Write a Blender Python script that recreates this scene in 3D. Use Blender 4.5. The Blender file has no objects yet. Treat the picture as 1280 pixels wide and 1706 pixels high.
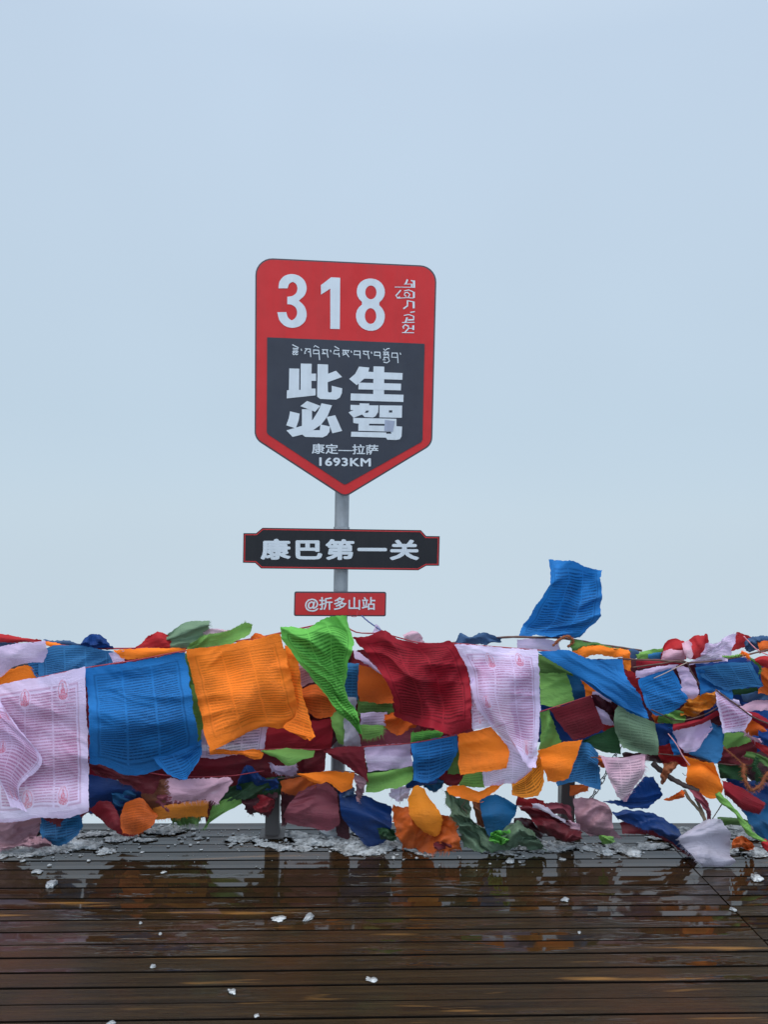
import bpy, math, random
from mathutils import Vector, Matrix, noise
from mathutils.geometry import tessellate_polygon
R_ = math.radians
C = bpy.context.scene.collection
random.seed(7)

# ------------------------------------------------------------------ camera
FPX, CX, CY = 1282.0, 640.0, 853.0            # focal length and centre in photo pixels (1280 x 1706)
YAW, PITCH, ROLL, EYE = R_(2.4), R_(0.31), R_(0.86), 1.6
Fw = Vector((math.sin(YAW)*math.cos(PITCH), math.cos(YAW)*math.cos(PITCH), math.sin(PITCH)))
Rt0 = Vector((math.cos(YAW), -math.sin(YAW), 0)); Up0 = Rt0.cross(Fw)
Rt = Rt0*math.cos(ROLL) + Up0*math.sin(ROLL)
Up = Rt.cross(Fw)
cam_d = bpy.data.cameras.new("camera"); cam = bpy.data.objects.new("camera", cam_d); C.objects.link(cam)
cam_d.sensor_fit = 'VERTICAL'; cam_d.sensor_height = 36.0; cam_d.sensor_width = 27.0
cam_d.lens = FPX/1706.0*36.0; cam_d.clip_start = 0.05; cam_d.clip_end = 5000
M = Matrix((Rt, Up, -Fw)).transposed().to_4x4(); M.translation = Vector((0, 0, EYE))
cam.matrix_world = M
bpy.context.scene.camera = cam
EYEV = Vector((0, 0, EYE))

# ------------------------------------------------------------------ sky and light (a bright overcast inside cloud)
sc = bpy.context.scene
sc.view_settings.view_transform = 'Standard'; sc.view_settings.look = 'None'
sc.view_settings.exposure = 0.0; sc.view_settings.gamma = 1.0
SUN_EL, SUN_AZ = R_(61), R_(222)
w = bpy.data.worlds.new("World"); sc.world = w; w.use_nodes = True
nt = w.node_tree; N = nt.nodes; L = nt.links
bg = N['Background']; bg.inputs['Strength'].default_value = 0.1
sky = N.new('ShaderNodeTexSky'); sky.sky_type = 'NISHITA'; sky.sun_disc = False
sky.sun_elevation = SUN_EL; sky.sun_rotation = SUN_AZ; sky.altitude = 3500; sky.dust_density = 3; sky.air_density = 1
tc = N.new('ShaderNodeTexCoord'); sx = N.new('ShaderNodeSeparateXYZ'); L.new(tc.outputs['Generated'], sx.inputs[0])
ma = N.new('ShaderNodeMath'); ma.operation = 'MULTIPLY_ADD'; ma.inputs[1].default_value = 0.5; ma.inputs[2].default_value = 0.5
L.new(sx.outputs['Z'], ma.inputs[0])
cr = N.new('ShaderNodeValToRGB'); L.new(ma.outputs[0], cr.inputs[0])
def sky_stops(stops):
    e = cr.color_ramp.elements
    while len(e) < len(stops): e.new(0.5)
    for el, (p, c) in zip(e, stops): el.position = p; el.color = (*c, 1)
sky_stops([(0.0, (.62, .70, .76)), (0.36, (.60, .715, .805)), (0.47, (.56, .68, .78)), (0.56, (.53, .66, .775)),
           (0.76, (.535, .66, .81)), (0.86, (.72, .84, .96)), (1.0, (2.3, 2.38, 2.45))])
cn = N.new('ShaderNodeTexNoise'); cn.inputs['Scale'].default_value = 1.6; cn.inputs['Detail'].default_value = 3
L.new(tc.outputs['Generated'], cn.inputs['Vector'])
cm = N.new('ShaderNodeMapRange'); cm.inputs[3].default_value = 9.3; cm.inputs[4].default_value = 10.9
L.new(cn.outputs['Fac'], cm.inputs[0])
bk = N.new('ShaderNodeMapRange'); bk.inputs[1].default_value = .15; bk.inputs[2].default_value = -.9; bk.inputs[3].default_value = 1.0; bk.inputs[4].default_value = 2.1
L.new(sx.outputs['Y'], bk.inputs[0])              # extra sky brightness added behind the viewer to light the flag fronts
bm = N.new('ShaderNodeMath'); bm.operation = 'MULTIPLY'; L.new(cm.outputs[0], bm.inputs[0]); L.new(bk.outputs[0], bm.inputs[1])
vm = N.new('ShaderNodeVectorMath'); vm.operation = 'SCALE'; L.new(cr.outputs[0], vm.inputs[0]); L.new(bm.outputs[0], vm.inputs['Scale'])
mx = N.new('ShaderNodeMix'); mx.data_type = 'RGBA'; mx.inputs[0].default_value = 0.96
L.new(sky.outputs[0], mx.inputs[6]); L.new(vm.outputs[0], mx.inputs[7]); L.new(mx.outputs[2], bg.inputs['Color'])
sd = bpy.data.lights.new("sun", 'SUN'); sd.energy = 1.5; sd.angle = R_(45); sd.color = (1, .96, .9)
so = bpy.data.objects.new("sun", sd); C.objects.link(so)
sdir = Vector((math.sin(SUN_AZ)*math.cos(SUN_EL), math.cos(SUN_AZ)*math.cos(SUN_EL), math.sin(SUN_EL)))
so.rotation_euler = sdir.to_track_quat('Z', 'Y').to_euler()

# ------------------------------------------------------------------ helpers
def ray(px, py): return Fw + Rt*((px-CX)/FPX) + Up*((CY-py)/FPX)
def at(px, py, Y):
    d = ray(px, py); return EYEV + d*(Y/d.y)
def gnd(px, py, z=0.0):
    d = ray(px, py); return EYEV + d*((z-EYE)/d.z)
def tag(o, label=None, cat=None, group=None, kind=None):
    if label: o['label'] = label
    if cat: o['category'] = cat
    if group: o['group'] = group
    if kind: o['kind'] = kind
    return o
def empty(name, loc):
    o = bpy.data.objects.new(name, None); o.location = loc; o.empty_display_size = .1; C.objects.link(o); return o
def mesh_obj(name, verts, faces, mat, parent=None, smooth=False, base=None, uvs=None):
    """base: world point used as origin; default: parent's place or the centroid"""
    if base is None:
        base = parent_base(parent) if parent else sum((Vector(v) for v in verts), Vector())/max(1, len(verts))
    me = bpy.data.meshes.new(name)
    me.from_pydata([Vector(v)-base for v in verts], [], faces)
    if mat: me.materials.append(mat)
    if smooth: me.polygons.foreach_set('use_smooth', [True]*len(me.polygons))
    if uvs:
        for nm, lst in uvs.items():
            lay = me.uv_layers.new(name=nm)
            for lp in me.loops: lay.data[lp.index].uv = lst[lp.vertex_index]
    me.update()
    o = bpy.data.objects.new(name, me); C.objects.link(o)
    if parent: o.parent = parent; o.location = (0, 0, 0)
    else: o.location = base
    return o
def parent_base(p):
    b = Vector(p.location)
    while p.parent: p = p.parent; b = b + Vector(p.location)
    return b
def tube(pts, r, n=10, cap=True, rfun=None):
    vs, fs = [], []
    pts = [Vector(p) for p in pts]; ref = Vector((0, 0, 1))
    for i, p in enumerate(pts):
        t = (pts[min(i+1, len(pts)-1)]-pts[max(i-1, 0)]).normalized()
        a = t.cross(ref)
        if a.length < .05: a = t.cross(Vector((1, 0, 0)))
        a.normalize(); b = t.cross(a)
        rr = rfun(i/(len(pts)-1), i)*r if rfun else r
        for k in range(n):
            q = 2*math.pi*k/n; k2 = 1+(.12*math.sin(3*q+i*.9) if rfun else 0)
            vs.append(p+(a*math.cos(q)+b*math.sin(q))*rr*k2)
    for i in range(len(pts)-1):
        for k in range(n):
            k2 = (k+1) % n
            fs.append((i*n+k, i*n+k2, (i+1)*n+k2, (i+1)*n+k))
    if cap: fs.append(tuple(range(n))[::-1]); fs.append(tuple(range((len(pts)-1)*n, len(pts)*n)))
    return vs, fs
def box(x0, x1, y0, y1, z0, z1, b=0.0):
    """box with chamfered upper edges along x"""
    if b <= 0:
        v = [(x, y, z) for x in (x0, x1) for y in (y0, y1) for z in (z0, z1)]
        f = [(0, 1, 3, 2), (4, 6, 7, 5), (0, 4, 5, 1), (2, 3, 7, 6), (0, 2, 6, 4), (1, 5, 7, 3)]
        return v, f
    prof = [(y0, z0), (y1, z0), (y1, z1-b), (y1-b, z1), (y0+b, z1), (y0, z1-b)]
    v = [(x0, *p) for p in prof]+[(x1, *p) for p in prof]
    f = [(0, 1, 2, 3, 4, 5)[::-1], (6, 7, 8, 9, 10, 11)]+[(i, (i+1) % 6, 6+(i+1) % 6, 6+i) for i in range(6)]
    return v, f
class MB:
    def __init__(s): s.v, s.f = [], []
    def add(s, vf):
        o = len(s.v); s.v += [Vector(p) for p in vf[0]]; s.f += [tuple(i+o for i in f) for f in vf[1]]; return s
    def build(s, name, mat, parent=None, smooth=False, base=None): return mesh_obj(name, s.v, s.f, mat, parent, smooth, base)
def hermite(pts, ts):
    """smooth curve through pts (tuples), chord-length parameter, sampled at ts in 0..1"""
    n = len(pts)
    if n == 1: return [pts[0]]*len(ts)
    d = [0]
    for a, b in zip(pts, pts[1:]): d.append(d[-1]+max(1e-3, math.dist(a[:2], b[:2])))
    tot = d[-1]; d = [x/tot for x in d]; dim = len(pts[0]); out = []
    def tan(i):
        if i == 0: return [(pts[1][k]-pts[0][k])/(d[1]-d[0]) for k in range(dim)]
        if i == n-1: return [(pts[-1][k]-pts[-2][k])/(d[-1]-d[-2]) for k in range(dim)]
        h0, h1 = d[i]-d[i-1], d[i+1]-d[i]
        return [((pts[i][k]-pts[i-1][k])/h0*h1+(pts[i+1][k]-pts[i][k])/h1*h0)/(h0+h1)*.85 for k in range(dim)]
    T = [tan(i) for i in range(n)]
    for t in ts:
        i = 0
        while i < n-2 and t > d[i+1]: i += 1
        h = d[i+1]-d[i]; s = (t-d[i])/h
        a, b, c, e = 2*s**3-3*s*s+1, s**3-2*s*s+s, -2*s**3+3*s*s, s**3-s*s
        out.append(tuple(a*pts[i][k]+b*h*T[i][k]+c*pts[i+1][k]+e*h*T[i+1][k] for k in range(dim)))
    return out

# ------------------------------------------------------------------ materials
def lin(r, g, b): return tuple(((c/255+.055)/1.055)**2.4 if c > 10 else c/255/12.92 for c in (r, g, b))
def new_mat(name):
    m = bpy.data.materials.new(name); m.use_nodes = True
    return m, m.node_tree.nodes, m.node_tree.links, m.node_tree.nodes['Principled BSDF']
def math_n(N, L, op, a, b=None, c=None):
    n = N.new('ShaderNodeMath'); n.operation = op
    for i, x in enumerate((a, b, c)):
        if x is None: continue
        if isinstance(x, (int, float)): n.inputs[i].default_value = x
        else: L.new(x, n.inputs[i])
    return n.outputs[0]
def mixc(N, L, f, a, b, bt='MIX'):
    n = N.new('ShaderNodeMix'); n.data_type = 'RGBA'; n.blend_type = bt
    for i, x in ((0, f), (6, a), (7, b)):
        if isinstance(x, (int, float)): n.inputs[i].default_value = x
        elif isinstance(x, tuple): n.inputs[i].default_value = (*x, 1)[:4]
        else: L.new(x, n.inputs[i])
    return n.outputs[2]
def noise_n(N, L, vec, scale, detail=3, rough=.5, dim='3D'):
    n = N.new('ShaderNodeTexNoise'); n.inputs['Scale'].default_value = scale; n.inputs['Detail'].default_value = detail
    n.inputs['Roughness'].default_value = rough
    if vec is not None: L.new(vec, n.inputs['Vector'])
    return n.outputs['Fac']
def ramp(N, L, fac, p0, p1, v0=0.0, v1=1.0):
    n = N.new('ShaderNodeMapRange'); n.clamp = True
    n.inputs[1].default_value = p0; n.inputs[2].default_value = p1; n.inputs[3].default_value = v0; n.inputs[4].default_value = v1
    L.new(fac, n.inputs[0]); return n.outputs[0]
def scale_v(N, L, vec, s):
    n = N.new('ShaderNodeMapping'); n.inputs['Scale'].default_value = s; L.new(vec, n.inputs['Vector']); return n.outputs[0]

def paint(name, col, rough=.45, grime=.15, spec=.5, metal=0.0):
    m, N, L, P = new_mat(name)
    t = N.new('ShaderNodeTexCoord'); nz = noise_n(N, L, t.outputs['Object'], 9, 6, .65)
    st = noise_n(N, L, scale_v(N, L, t.outputs['Object'], (30, 30, 2.0)), 1.0, 4, .6)
    f = math_n(N, L, 'MULTIPLY', ramp(N, L, math_n(N, L, 'MULTIPLY', nz, st), .2, .42), grime)
    L.new(mixc(N, L, f, col, tuple(c*.55+.02 for c in col)), P.inputs['Base Color'])
    L.new(ramp(N, L, nz, .3, .7, rough*.8, rough*1.25), P.inputs['Roughness'])
    P.inputs['Specular IOR Level'].default_value = spec; P.inputs['Metallic'].default_value = metal
    return m

_fab = {}
COL = {  # cloth colours (albedo, sRGB)
 'blue': (30, 112, 182), 'blue2': (52, 118, 172), 'navy': (14, 58, 122), 'teal': (22, 92, 140), 'slate': (60, 88, 125),
 'orange': (255, 132, 36), 'rust': (214, 98, 32), 'amber': (236, 140, 40), 'brown': (150, 88, 58),
 'red': (150, 26, 42), 'maroon': (108, 22, 36), 'crimson': (176, 38, 44), 'dark': (70, 18, 32),
 'white': (230, 212, 246), 'lilac': (206, 184, 218), 'pink': (214, 170, 190), 'dusty': (172, 130, 142), 'greyw': (176, 171, 188),
 'lime': (108, 190, 84), 'green': (118, 166, 84), 'olive': (88, 124, 62), 'dgreen': (40, 76, 46), 'sage': (112, 138, 112), 'rose': (150, 74, 88)}
PRINT = {'none': (0, None), 'dark': (.8, (.22, .22, .27)), 'red': (.75, (.40, .12, .27)), 'strong': (.85, (.08, .22, .1)), 'faint': (.46, (.3, .3, .3))}
def fabric(col, pr='none', wet=0.0, fig=False):
    key = (col, pr, wet, fig)
    if key in _fab: return _fab[key]
    m, N, L, P = new_mat(f"cloth_{col}")
    base = tuple(x*(1-.5*wet) for x in lin(*COL[col]))  # soaked cloth is darker; the factor also paints in shade on the low flags
    uvp = N.new('ShaderNodeUVMap'); uvp.uv_map = 'cm'; uvn = N.new('ShaderNodeUVMap'); uvn.uv_map = 'norm'
    sp = N.new('ShaderNodeSeparateXYZ'); L.new(uvp.outputs[0], sp.inputs[0]); u, v = sp.outputs[0], sp.outputs[1]
    sn = N.new('ShaderNodeSeparateXYZ'); L.new(uvn.outputs[0], sn.inputs[0]); un, vn = sn.outputs[0], sn.outputs[1]
    oi = N.new('ShaderNodeObjectInfo'); rnd = oi.outputs['Random']
    tc = N.new('ShaderNodeTexCoord'); ob = tc.outputs['Object']
    # weave and fading
    fade = noise_n(N, L, ob, 5, 4, .6)
    c = mixc(N, L, ramp(N, L, fade, .4, .75, 0, .22), base, tuple(x*.8+.05 for x in base))
    c = mixc(N, L, ramp(N, L, noise_n(N, L, ob, 9, 6, .72), .48, .74, 0, .6 if wet else .28), c, tuple(x*.45+.015 for x in base))
    c = mixc(N, L, ramp(N, L, rnd, 0, 1, 0, .14), c, tuple(x*.75+.04 for x in base))
    st, pc = PRINT[pr]
    pitch = 1.4
    if st:
        row = math_n(N, L, 'DIVIDE', v, pitch); fr = math_n(N, L, 'FRACT', row); fl = math_n(N, L, 'FLOOR', row)
        cv = N.new('ShaderNodeCombineXYZ'); L.new(u, cv.inputs[0]); L.new(math_n(N, L, 'MULTIPLY', fl, 5.37), cv.inputs[1]); L.new(math_n(N, L, 'MULTIPLY', fr, .8), cv.inputs[2])
        gl = noise_n(N, L, cv.outputs[0], 2.6, 2, .6)
        glyph = ramp(N, L, gl, .36, .47)
        band = math_n(N, L, 'MULTIPLY', ramp(N, L, fr, .22, .34), ramp(N, L, fr, .84, .70))
        head = math_n(N, L, 'MULTIPLY', ramp(N, L, fr, .60, .66), ramp(N, L, fr, .80, .74))
        txt = math_n(N, L, 'MAXIMUM', math_n(N, L, 'MULTIPLY', band, glyph), math_n(N, L, 'MULTIPLY', head, .8))
        words = ramp(N, L, noise_n(N, L, cv.outputs[0], .45, 1), .22, .32)
        txt = math_n(N, L, 'MULTIPLY', txt, words)
        def inside(x, a, s=.012): return math_n(N, L, 'MULTIPLY', ramp(N, L, x, a, a+s), ramp(N, L, x, 1-a, 1-a-s))
        txt = math_n(N, L, 'MULTIPLY', txt, math_n(N, L, 'MULTIPLY', inside(un, .10), inside(vn, .10)))
        fr_ = math_n(N, L, 'MULTIPLY', inside(un, .07), inside(vn, .07)); fr2 = math_n(N, L, 'MULTIPLY', inside(un, .085), inside(vn, .085))
        txt = math_n(N, L, 'MAXIMUM', txt, math_n(N, L, 'MULTIPLY', math_n(N, L, 'SUBTRACT', fr_, fr2), .7))
        if pr == 'red': c = mixc(N, L, math_n(N, L, 'MULTIPLY', math_n(N, L, 'MULTIPLY', inside(un, .10), inside(vn, .10)), ramp(N, L, noise_n(N, L, ob, 8, 4), .3, .65, .15, .6)), c, (.58, .32, .50))
        # column rules
        for cu in (.36, .64):
            dl = math_n(N, L, 'ABSOLUTE', math_n(N, L, 'SUBTRACT', un, cu))
            gap = ramp(N, L, dl, .006, .014)
            txt = math_n(N, L, 'MULTIPLY', txt, gap)
        if fig:
            for (fu, fv) in ((.36, .86), (.76, .88), (.37, .13), (.74, .14), (.2, .5)):
                wob = math_n(N, L, 'MULTIPLY', math_n(N, L, 'SUBTRACT', noise_n(N, L, uvn.outputs[0], 30, 2), .5), .022)
                def dist(cx_, cy_, rx_, ry_):
                    a_ = math_n(N, L, 'DIVIDE', math_n(N, L, 'SUBTRACT', un, cx_), rx_); b_ = math_n(N, L, 'DIVIDE', math_n(N, L, 'SUBTRACT', vn, cy_), ry_)
                    return math_n(N, L, 'ADD', math_n(N, L, 'SQRT', math_n(N, L, 'ADD', math_n(N, L, 'MULTIPLY', a_, a_), math_n(N, L, 'MULTIPLY', b_, b_))), math_n(N, L, 'MULTIPLY', wob, 14.0))
                clear = ramp(N, L, dist(fu, fv, .075, .075), .95, 1.0); txt = math_n(N, L, 'MULTIPLY', txt, clear)
                seat = ramp(N, L, dist(fu, fv-.028, .056, .026), 1.0, .85); chest = ramp(N, L, dist(fu, fv+.005, .026, .03), 1.0, .8); head = ramp(N, L, dist(fu, fv+.042, .014, .016), 1.0, .8)
                halo = ramp(N, L, math_n(N, L, 'ABSOLUTE', math_n(N, L, 'SUBTRACT', dist(fu, fv+.012, .048, .055), 1.0)), .16, .08)
                blob = math_n(N, L, 'MAXIMUM', math_n(N, L, 'MAXIMUM', seat, chest), math_n(N, L, 'MAXIMUM', head, math_n(N, L, 'MULTIPLY', halo, .7)))
                blob = math_n(N, L, 'MULTIPLY', blob, ramp(N, L, noise_n(N, L, uvn.outputs[0], 70, 2), .38, .6, .35, 1.1))
                c = mixc(N, L, math_n(N, L, 'MINIMUM', math_n(N, L, 'MULTIPLY', blob, .72), .8), c, (.62, .07, .13)); txt = math_n(N, L, 'MULTIPLY', txt, math_n(N, L, 'SUBTRACT', 1.0, math_n(N, L, 'MINIMUM', blob, 1.0)))
        worn = ramp(N, L, noise_n(N, L, ob, 7, 3), .25, .55, .5, 1)
        txt = math_n(N, L, 'MULTIPLY', math_n(N, L, 'MULTIPLY', txt, worn), st)
        pcol = pc if pr == 'red' else tuple(b*p for b, p in zip(base, pc))
        c = mixc(N, L, txt, c, pcol)
    L.new(c, P.inputs['Base Color'])
    P.inputs['Roughness'].default_value = .75 - .35*wet
    P.inputs['Specular IOR Level'].default_value = .2 + .25*wet
    # creases, stretched along the weft
    h1 = noise_n(N, L, scale_v(N, L, uvp.outputs[0], (.10, .62, 1)), 1.0, 5, .62)
    h2 = noise_n(N, L, scale_v(N, L, uvp.outputs[0], (.35, .3, 1)), 1.0, 5, .6)
    ridge = math_n(N, L, 'ABSOLUTE', math_n(N, L, 'SUBTRACT', h1, .5))
    ridge2 = math_n(N, L, 'ABSOLUTE', math_n(N, L, 'SUBTRACT', h2, .5))
    h = math_n(N, L, 'ADD', math_n(N, L, 'MULTIPLY', ridge, 1.3), math_n(N, L, 'MULTIPLY', ridge2, .9))
    weave = noise_n(N, L, uvp.outputs[0], 7.0, 2)
    h = math_n(N, L, 'ADD', h, math_n(N, L, 'MULTIPLY', weave, .06))
    h = math_n(N, L, 'MULTIPLY', h, ramp(N, L, noise_n(N, L, ob, 4.5, 2), 0.36, .60, .15, 1.5))
    b = N.new('ShaderNodeBump'); b.inputs['Strength'].default_value = .48; b.inputs['Distance'].default_value = .014
    L.new(h, b.inputs['Height']); L.new(b.outputs[0], P.inputs['Normal'])
    tr = N.new('ShaderNodeBsdfTranslucent'); L.new(c, tr.inputs['Color']); L.new(b.outputs[0], tr.inputs['Normal'])
    ms = N.new('ShaderNodeMixShader'); ms.inputs[0].default_value = .32 if not wet else .22
    L.new(P.outputs[0], ms.inputs[1]); L.new(tr.outputs[0], ms.inputs[2])
    if col in ('white', 'lilac', 'pink', 'greyw'):
        ho = N.new('ShaderNodeBsdfTransparent'); m2 = N.new('ShaderNodeMixShader'); L.new(ramp(N, L, noise_n(N, L, ob, 6, 3), .3, .7, .03, .16), m2.inputs[0])
        L.new(ms.outputs[0], m2.inputs[1]); L.new(ho.outputs[0], m2.inputs[2]); ms = m2
    L.new(ms.outputs[0], N['Material Output'].inputs['Surface'])
    _fab[key] = m; return m

# ------------------------------------------------------------------ ground, deck
DECK_EDGE, SEAM_X, PITCHW = 4.02, 1.60, 0.0868
def wood():
    m, N, L, P = new_mat("wet_dark_planks")
    t = N.new('ShaderNodeTexCoord'); ob = t.outputs['Object']
    at_ = N.new('ShaderNodeAttribute'); at_.attribute_name = 'plank'; pl = at_.outputs['Fac']
    sxyz = N.new('ShaderNodeSeparateXYZ'); L.new(ob, sxyz.inputs[0])
    cv = N.new('ShaderNodeCombineXYZ'); L.new(sxyz.outputs[0], cv.inputs[0]); L.new(sxyz.outputs[1], cv.inputs[1]); L.new(math_n(N, L, 'MULTIPLY', pl, 37.0), cv.inputs[2])
    V = cv.outputs[0]
    g1 = noise_n(N, L, scale_v(N, L, V, (1.3, 60, 1)), 1.0, 8, .68)
    g2 = noise_n(N, L, scale_v(N, L, V, (7, 260, 1)), 1.0, 5, .6)
    big = noise_n(N, L, ob, 1.3, 4, .55)
    c = mixc(N, L, ramp(N, L, g1, .32, .68), lin(17, 13, 8), lin(62, 47, 28))
    c = mixc(N, L, ramp(N, L, g2, .42, .66, 0, .75), c, lin(22, 17, 14))
    c = mixc(N, L, ramp(N, L, pl, 0, 1, 0, .5), c, lin(38, 31, 19))
    c = mixc(N, L, ramp(N, L, big, .50, .68, 0, .6), c, lin(64, 38, 21))
    # bare yellowish worn streaks and a little algae
    ws = noise_n(N, L, scale_v(N, L, V, (1.6, 22, 1)), 1.0, 3, .5)
    edge = N.new('ShaderNodeAttribute'); edge.attribute_name = 'across'
    c = mixc(N, L, math_n(N, L, 'MULTIPLY', ramp(N, L, ws, .64, .74, 0, .6), ramp(N, L, g2, .3, .6, .4, 1)), c, lin(150, 108, 58))
    c = mixc(N, L, ramp(N, L, noise_n(N, L, ob, 3.1, 3), .6, .75, 0, .3), c, lin(44, 50, 32))
    L.new(c, P.inputs['Base Color'])
    # standing water
    wv = scale_v(N, L, V, (1.1, 6.5, .3))
    wn = noise_n(N, L, wv, 1.0, 5, .6); wf = noise_n(N, L, scale_v(N, L, V, (14, 60, 1)), 1.0, 3)
    far = math_n(N, L, 'ADD', ramp(N, L, sxyz.outputs[1], 2.2, 3.3, -.12, .0), ramp(N, L, sxyz.outputs[1], 2.95, 3.7, 0, .26))
    wsum = math_n(N, L, 'ADD', math_n(N, L, 'ADD', wn, math_n(N, L, 'MULTIPLY', math_n(N, L, 'SUBTRACT', wf, .5), .16)), far)
    wet = ramp(N, L, wsum, .47, .545)
    L.new(ramp(N, L, wet, 0, 1, .22, .06), P.inputs['Roughness'])
    L.new(ramp(N, L, wet, 0, 1, .15, .64), P.inputs['Specular IOR Level'])
    hh = math_n(N, L, 'ADD', math_n(N, L, 'MULTIPLY', g1, .8), math_n(N, L, 'MULTIPLY', g2, .5))
    rip = noise_n(N, L, scale_v(N, L, V, (5, 20, 1)), 1.0, 2)
    hm = N.new('ShaderNodeMix'); L.new(wet, hm.inputs[0]); L.new(hh, hm.inputs[2]); L.new(math_n(N, L, 'MULTIPLY', rip, .10), hm.inputs[3])
    b = N.new('ShaderNodeBump'); b.inputs['Strength'].default_value = .7; b.inputs['Distance'].default_value = .004
    L.new(hm.outputs[0], b.inputs['Height']); L.new(b.outputs[0], P.inputs['Normal'])
    return m
def build_deck():
    vs, fs, pa, side = [], [], [], set()
    rnd = random.Random(3)
    def plank(x0, x1, y0, y1, z, pid):
        o = len(vs); nseg = max(2, int((x1-x0)/.22)); b = .002
        ph = rnd.random()*50
        for i in range(nseg+1):
            x = x0+(x1-x0)*i/nseg
            wz = z+.0016*noise.noise(Vector((x*1.5, ph, 0)))
            e0 = .0016*noise.noise(Vector((x*2.2, ph, 5))); e1 = .0016*noise.noise(Vector((x*2.2, ph, 9)))
            cup = .0012
            for (yy, zz) in ((y0+e0, wz-.026), (y0+e0, wz-b), (y0+e0+b, wz), ((y0+y1)/2, wz-cup), (y1+e1-b, wz), (y1+e1, wz-b), (y1+e1, wz-.026)):
                vs.append((x, yy, zz)); pa.append(pid)
        for i in range(nseg):
            for k in range(6):
                a = o+i*7+k; fs.append((a, a+7, a+8, a+1))
                if k in (0, 1, 4, 5): side.add(len(fs)-1)
        fs.append(tuple(o+k for k in range(7))); fs.append(tuple(o+nseg*7+k for k in range(7))[::-1])
    y, i = DECK_EDGE, 0
    while y > -4:
        gap = .0076 if i % 2 else .0042
        gap += rnd.uniform(-.0008, .0012)
        plank(-7.0, SEAM_X-.004, y-PITCHW+gap, y, rnd.uniform(-.0012, .0012), rnd.random())
        y -= PITCHW; i += 1
    y, i = DECK_EDGE-.006, 0
    while y > -4:
        gap = .0076 if i % 2 == 0 else .0042
        plank(SEAM_X+.004, 7.0, y-PITCHW+gap, y, rnd.uniform(-.0012, .0012)-.001, rnd.random())
        y -= PITCHW; i += 1
    o = mesh_obj("deck", vs, fs, wood(), base=Vector((0, 0, 0)))
    a = o.data.attributes.new('plank', 'FLOAT', 'POINT'); a.data.foreach_set('value', pa)
    o.data.materials.append(paint('plank_sides_shaded', lin(16, 13, 11), .95, .1, .02))  # side faces coloured near black to put shade into the plank gaps
    for p in o.data.polygons: p.material_index = 1 if p.index in side else 0
    tag(o, kind='structure')
    ul = MB().add(box(-6.99, 6.99, -3.99, DECK_EDGE-.012, -.028, -.0265)).build('gap_shade_sheet', paint('gap_shade_black', lin(12, 10, 9), .9, .1, .05), base=Vector((0, 0, 0))); tag(ul, kind='structure')  # unseen dark sheet added to stop light from below, so plank gaps stay black
    m = MB()
    m.add(box(-7, 7, 3.94, 3.985, -.20, -.03))
    for x in [-6.4+k*.8 for k in range(17)]: m.add(box(x-.03, x+.03, -4, 3.938, -.16, -.03))
    j = m.build("deck_joists", paint("joist_wood", lin(48, 38, 30), .5), base=Vector((0, 0, 0))); tag(j, kind='structure')
build_deck()
def build_slope():
    vs, fs = [], []; nx, ny = 90, 110
    def h(x, y):
        d = max(0, y-4.2)
        z = -.38 - d*.62 - .0006*d*d
        z += min(1, abs(y-4)/6+.05)*(.25*noise.noise(Vector((x*.3, y*.3, 0)))) + min(1, d/15)*3.0*noise.noise(Vector((x*.05, y*.05, 3)))
        if y < 4.2: z = min(z, -.30)
        return z
    def g(t): return math.copysign(abs(t)**2.6, t)
    for j in range(ny+1):
        for i in range(nx+1):
            x = g(i/nx*2-1)*700; y = 4.2+g(j/ny*2-1)*700
            vs.append((x, y, h(x, y)))
    for j in range(ny):
        for i in range(nx):
            a = j*(nx+1)+i; fs.append((a, a+1, a+nx+2, a+nx+1))
    m, N, L, P = new_mat("mountain_snow")
    t = N.new('ShaderNodeTexCoord'); n1 = noise_n(N, L, t.outputs['Object'], .6, 6, .6)
    L.new(mixc(N, L, ramp(N, L, n1, .62, .72), (.78, .80, .83), (.25, .23, .2)), P.inputs['Base Color']); P.inputs['Roughness'].default_value = .8
    b = N.new('ShaderNodeBump'); b.inputs['Distance'].default_value = .1; L.new(n1, b.inputs['Height']); L.new(b.outputs[0], P.inputs['Normal'])
    tag(mesh_obj("snowy_slope", vs, fs, m, smooth=True, base=Vector((0, 0, 0))), kind='structure')
build_slope()

# ------------------------------------------------------------------ railing
FENCE_Y = 3.87
mat_rail = paint("weathered_dark_post", lin(66, 62, 62), .5, .4)
def build_railing():
    root = empty("railing", (at(640, 1380, FENCE_Y).x, FENCE_Y, 0))
    tag(root, "dark railing posts and rail almost hidden under the prayer flags", "railing")
    for px in (-34, 455, 944, 1433):
        x = at(px, 1330, FENCE_Y).x
        mb = MB(); mb.add(box(x-.034, x+.034, FENCE_Y-.034, FENCE_Y+.034, 0.004, .86)); mb.add(box(x-.041, x+.041, FENCE_Y-.041, FENCE_Y+.041, .862, .90))
        mb.build("post", mat_rail, root)
        MB().add(box(x-.06, x+.06, FENCE_Y-.06, FENCE_Y+.06, .004, .012)).build("base_plate", mat_rail, root)
    MB().add(box(-7, 7, FENCE_Y+.036, FENCE_Y+.075, .78, .86)).build("rail", mat_rail, root)
build_railing()
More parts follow.
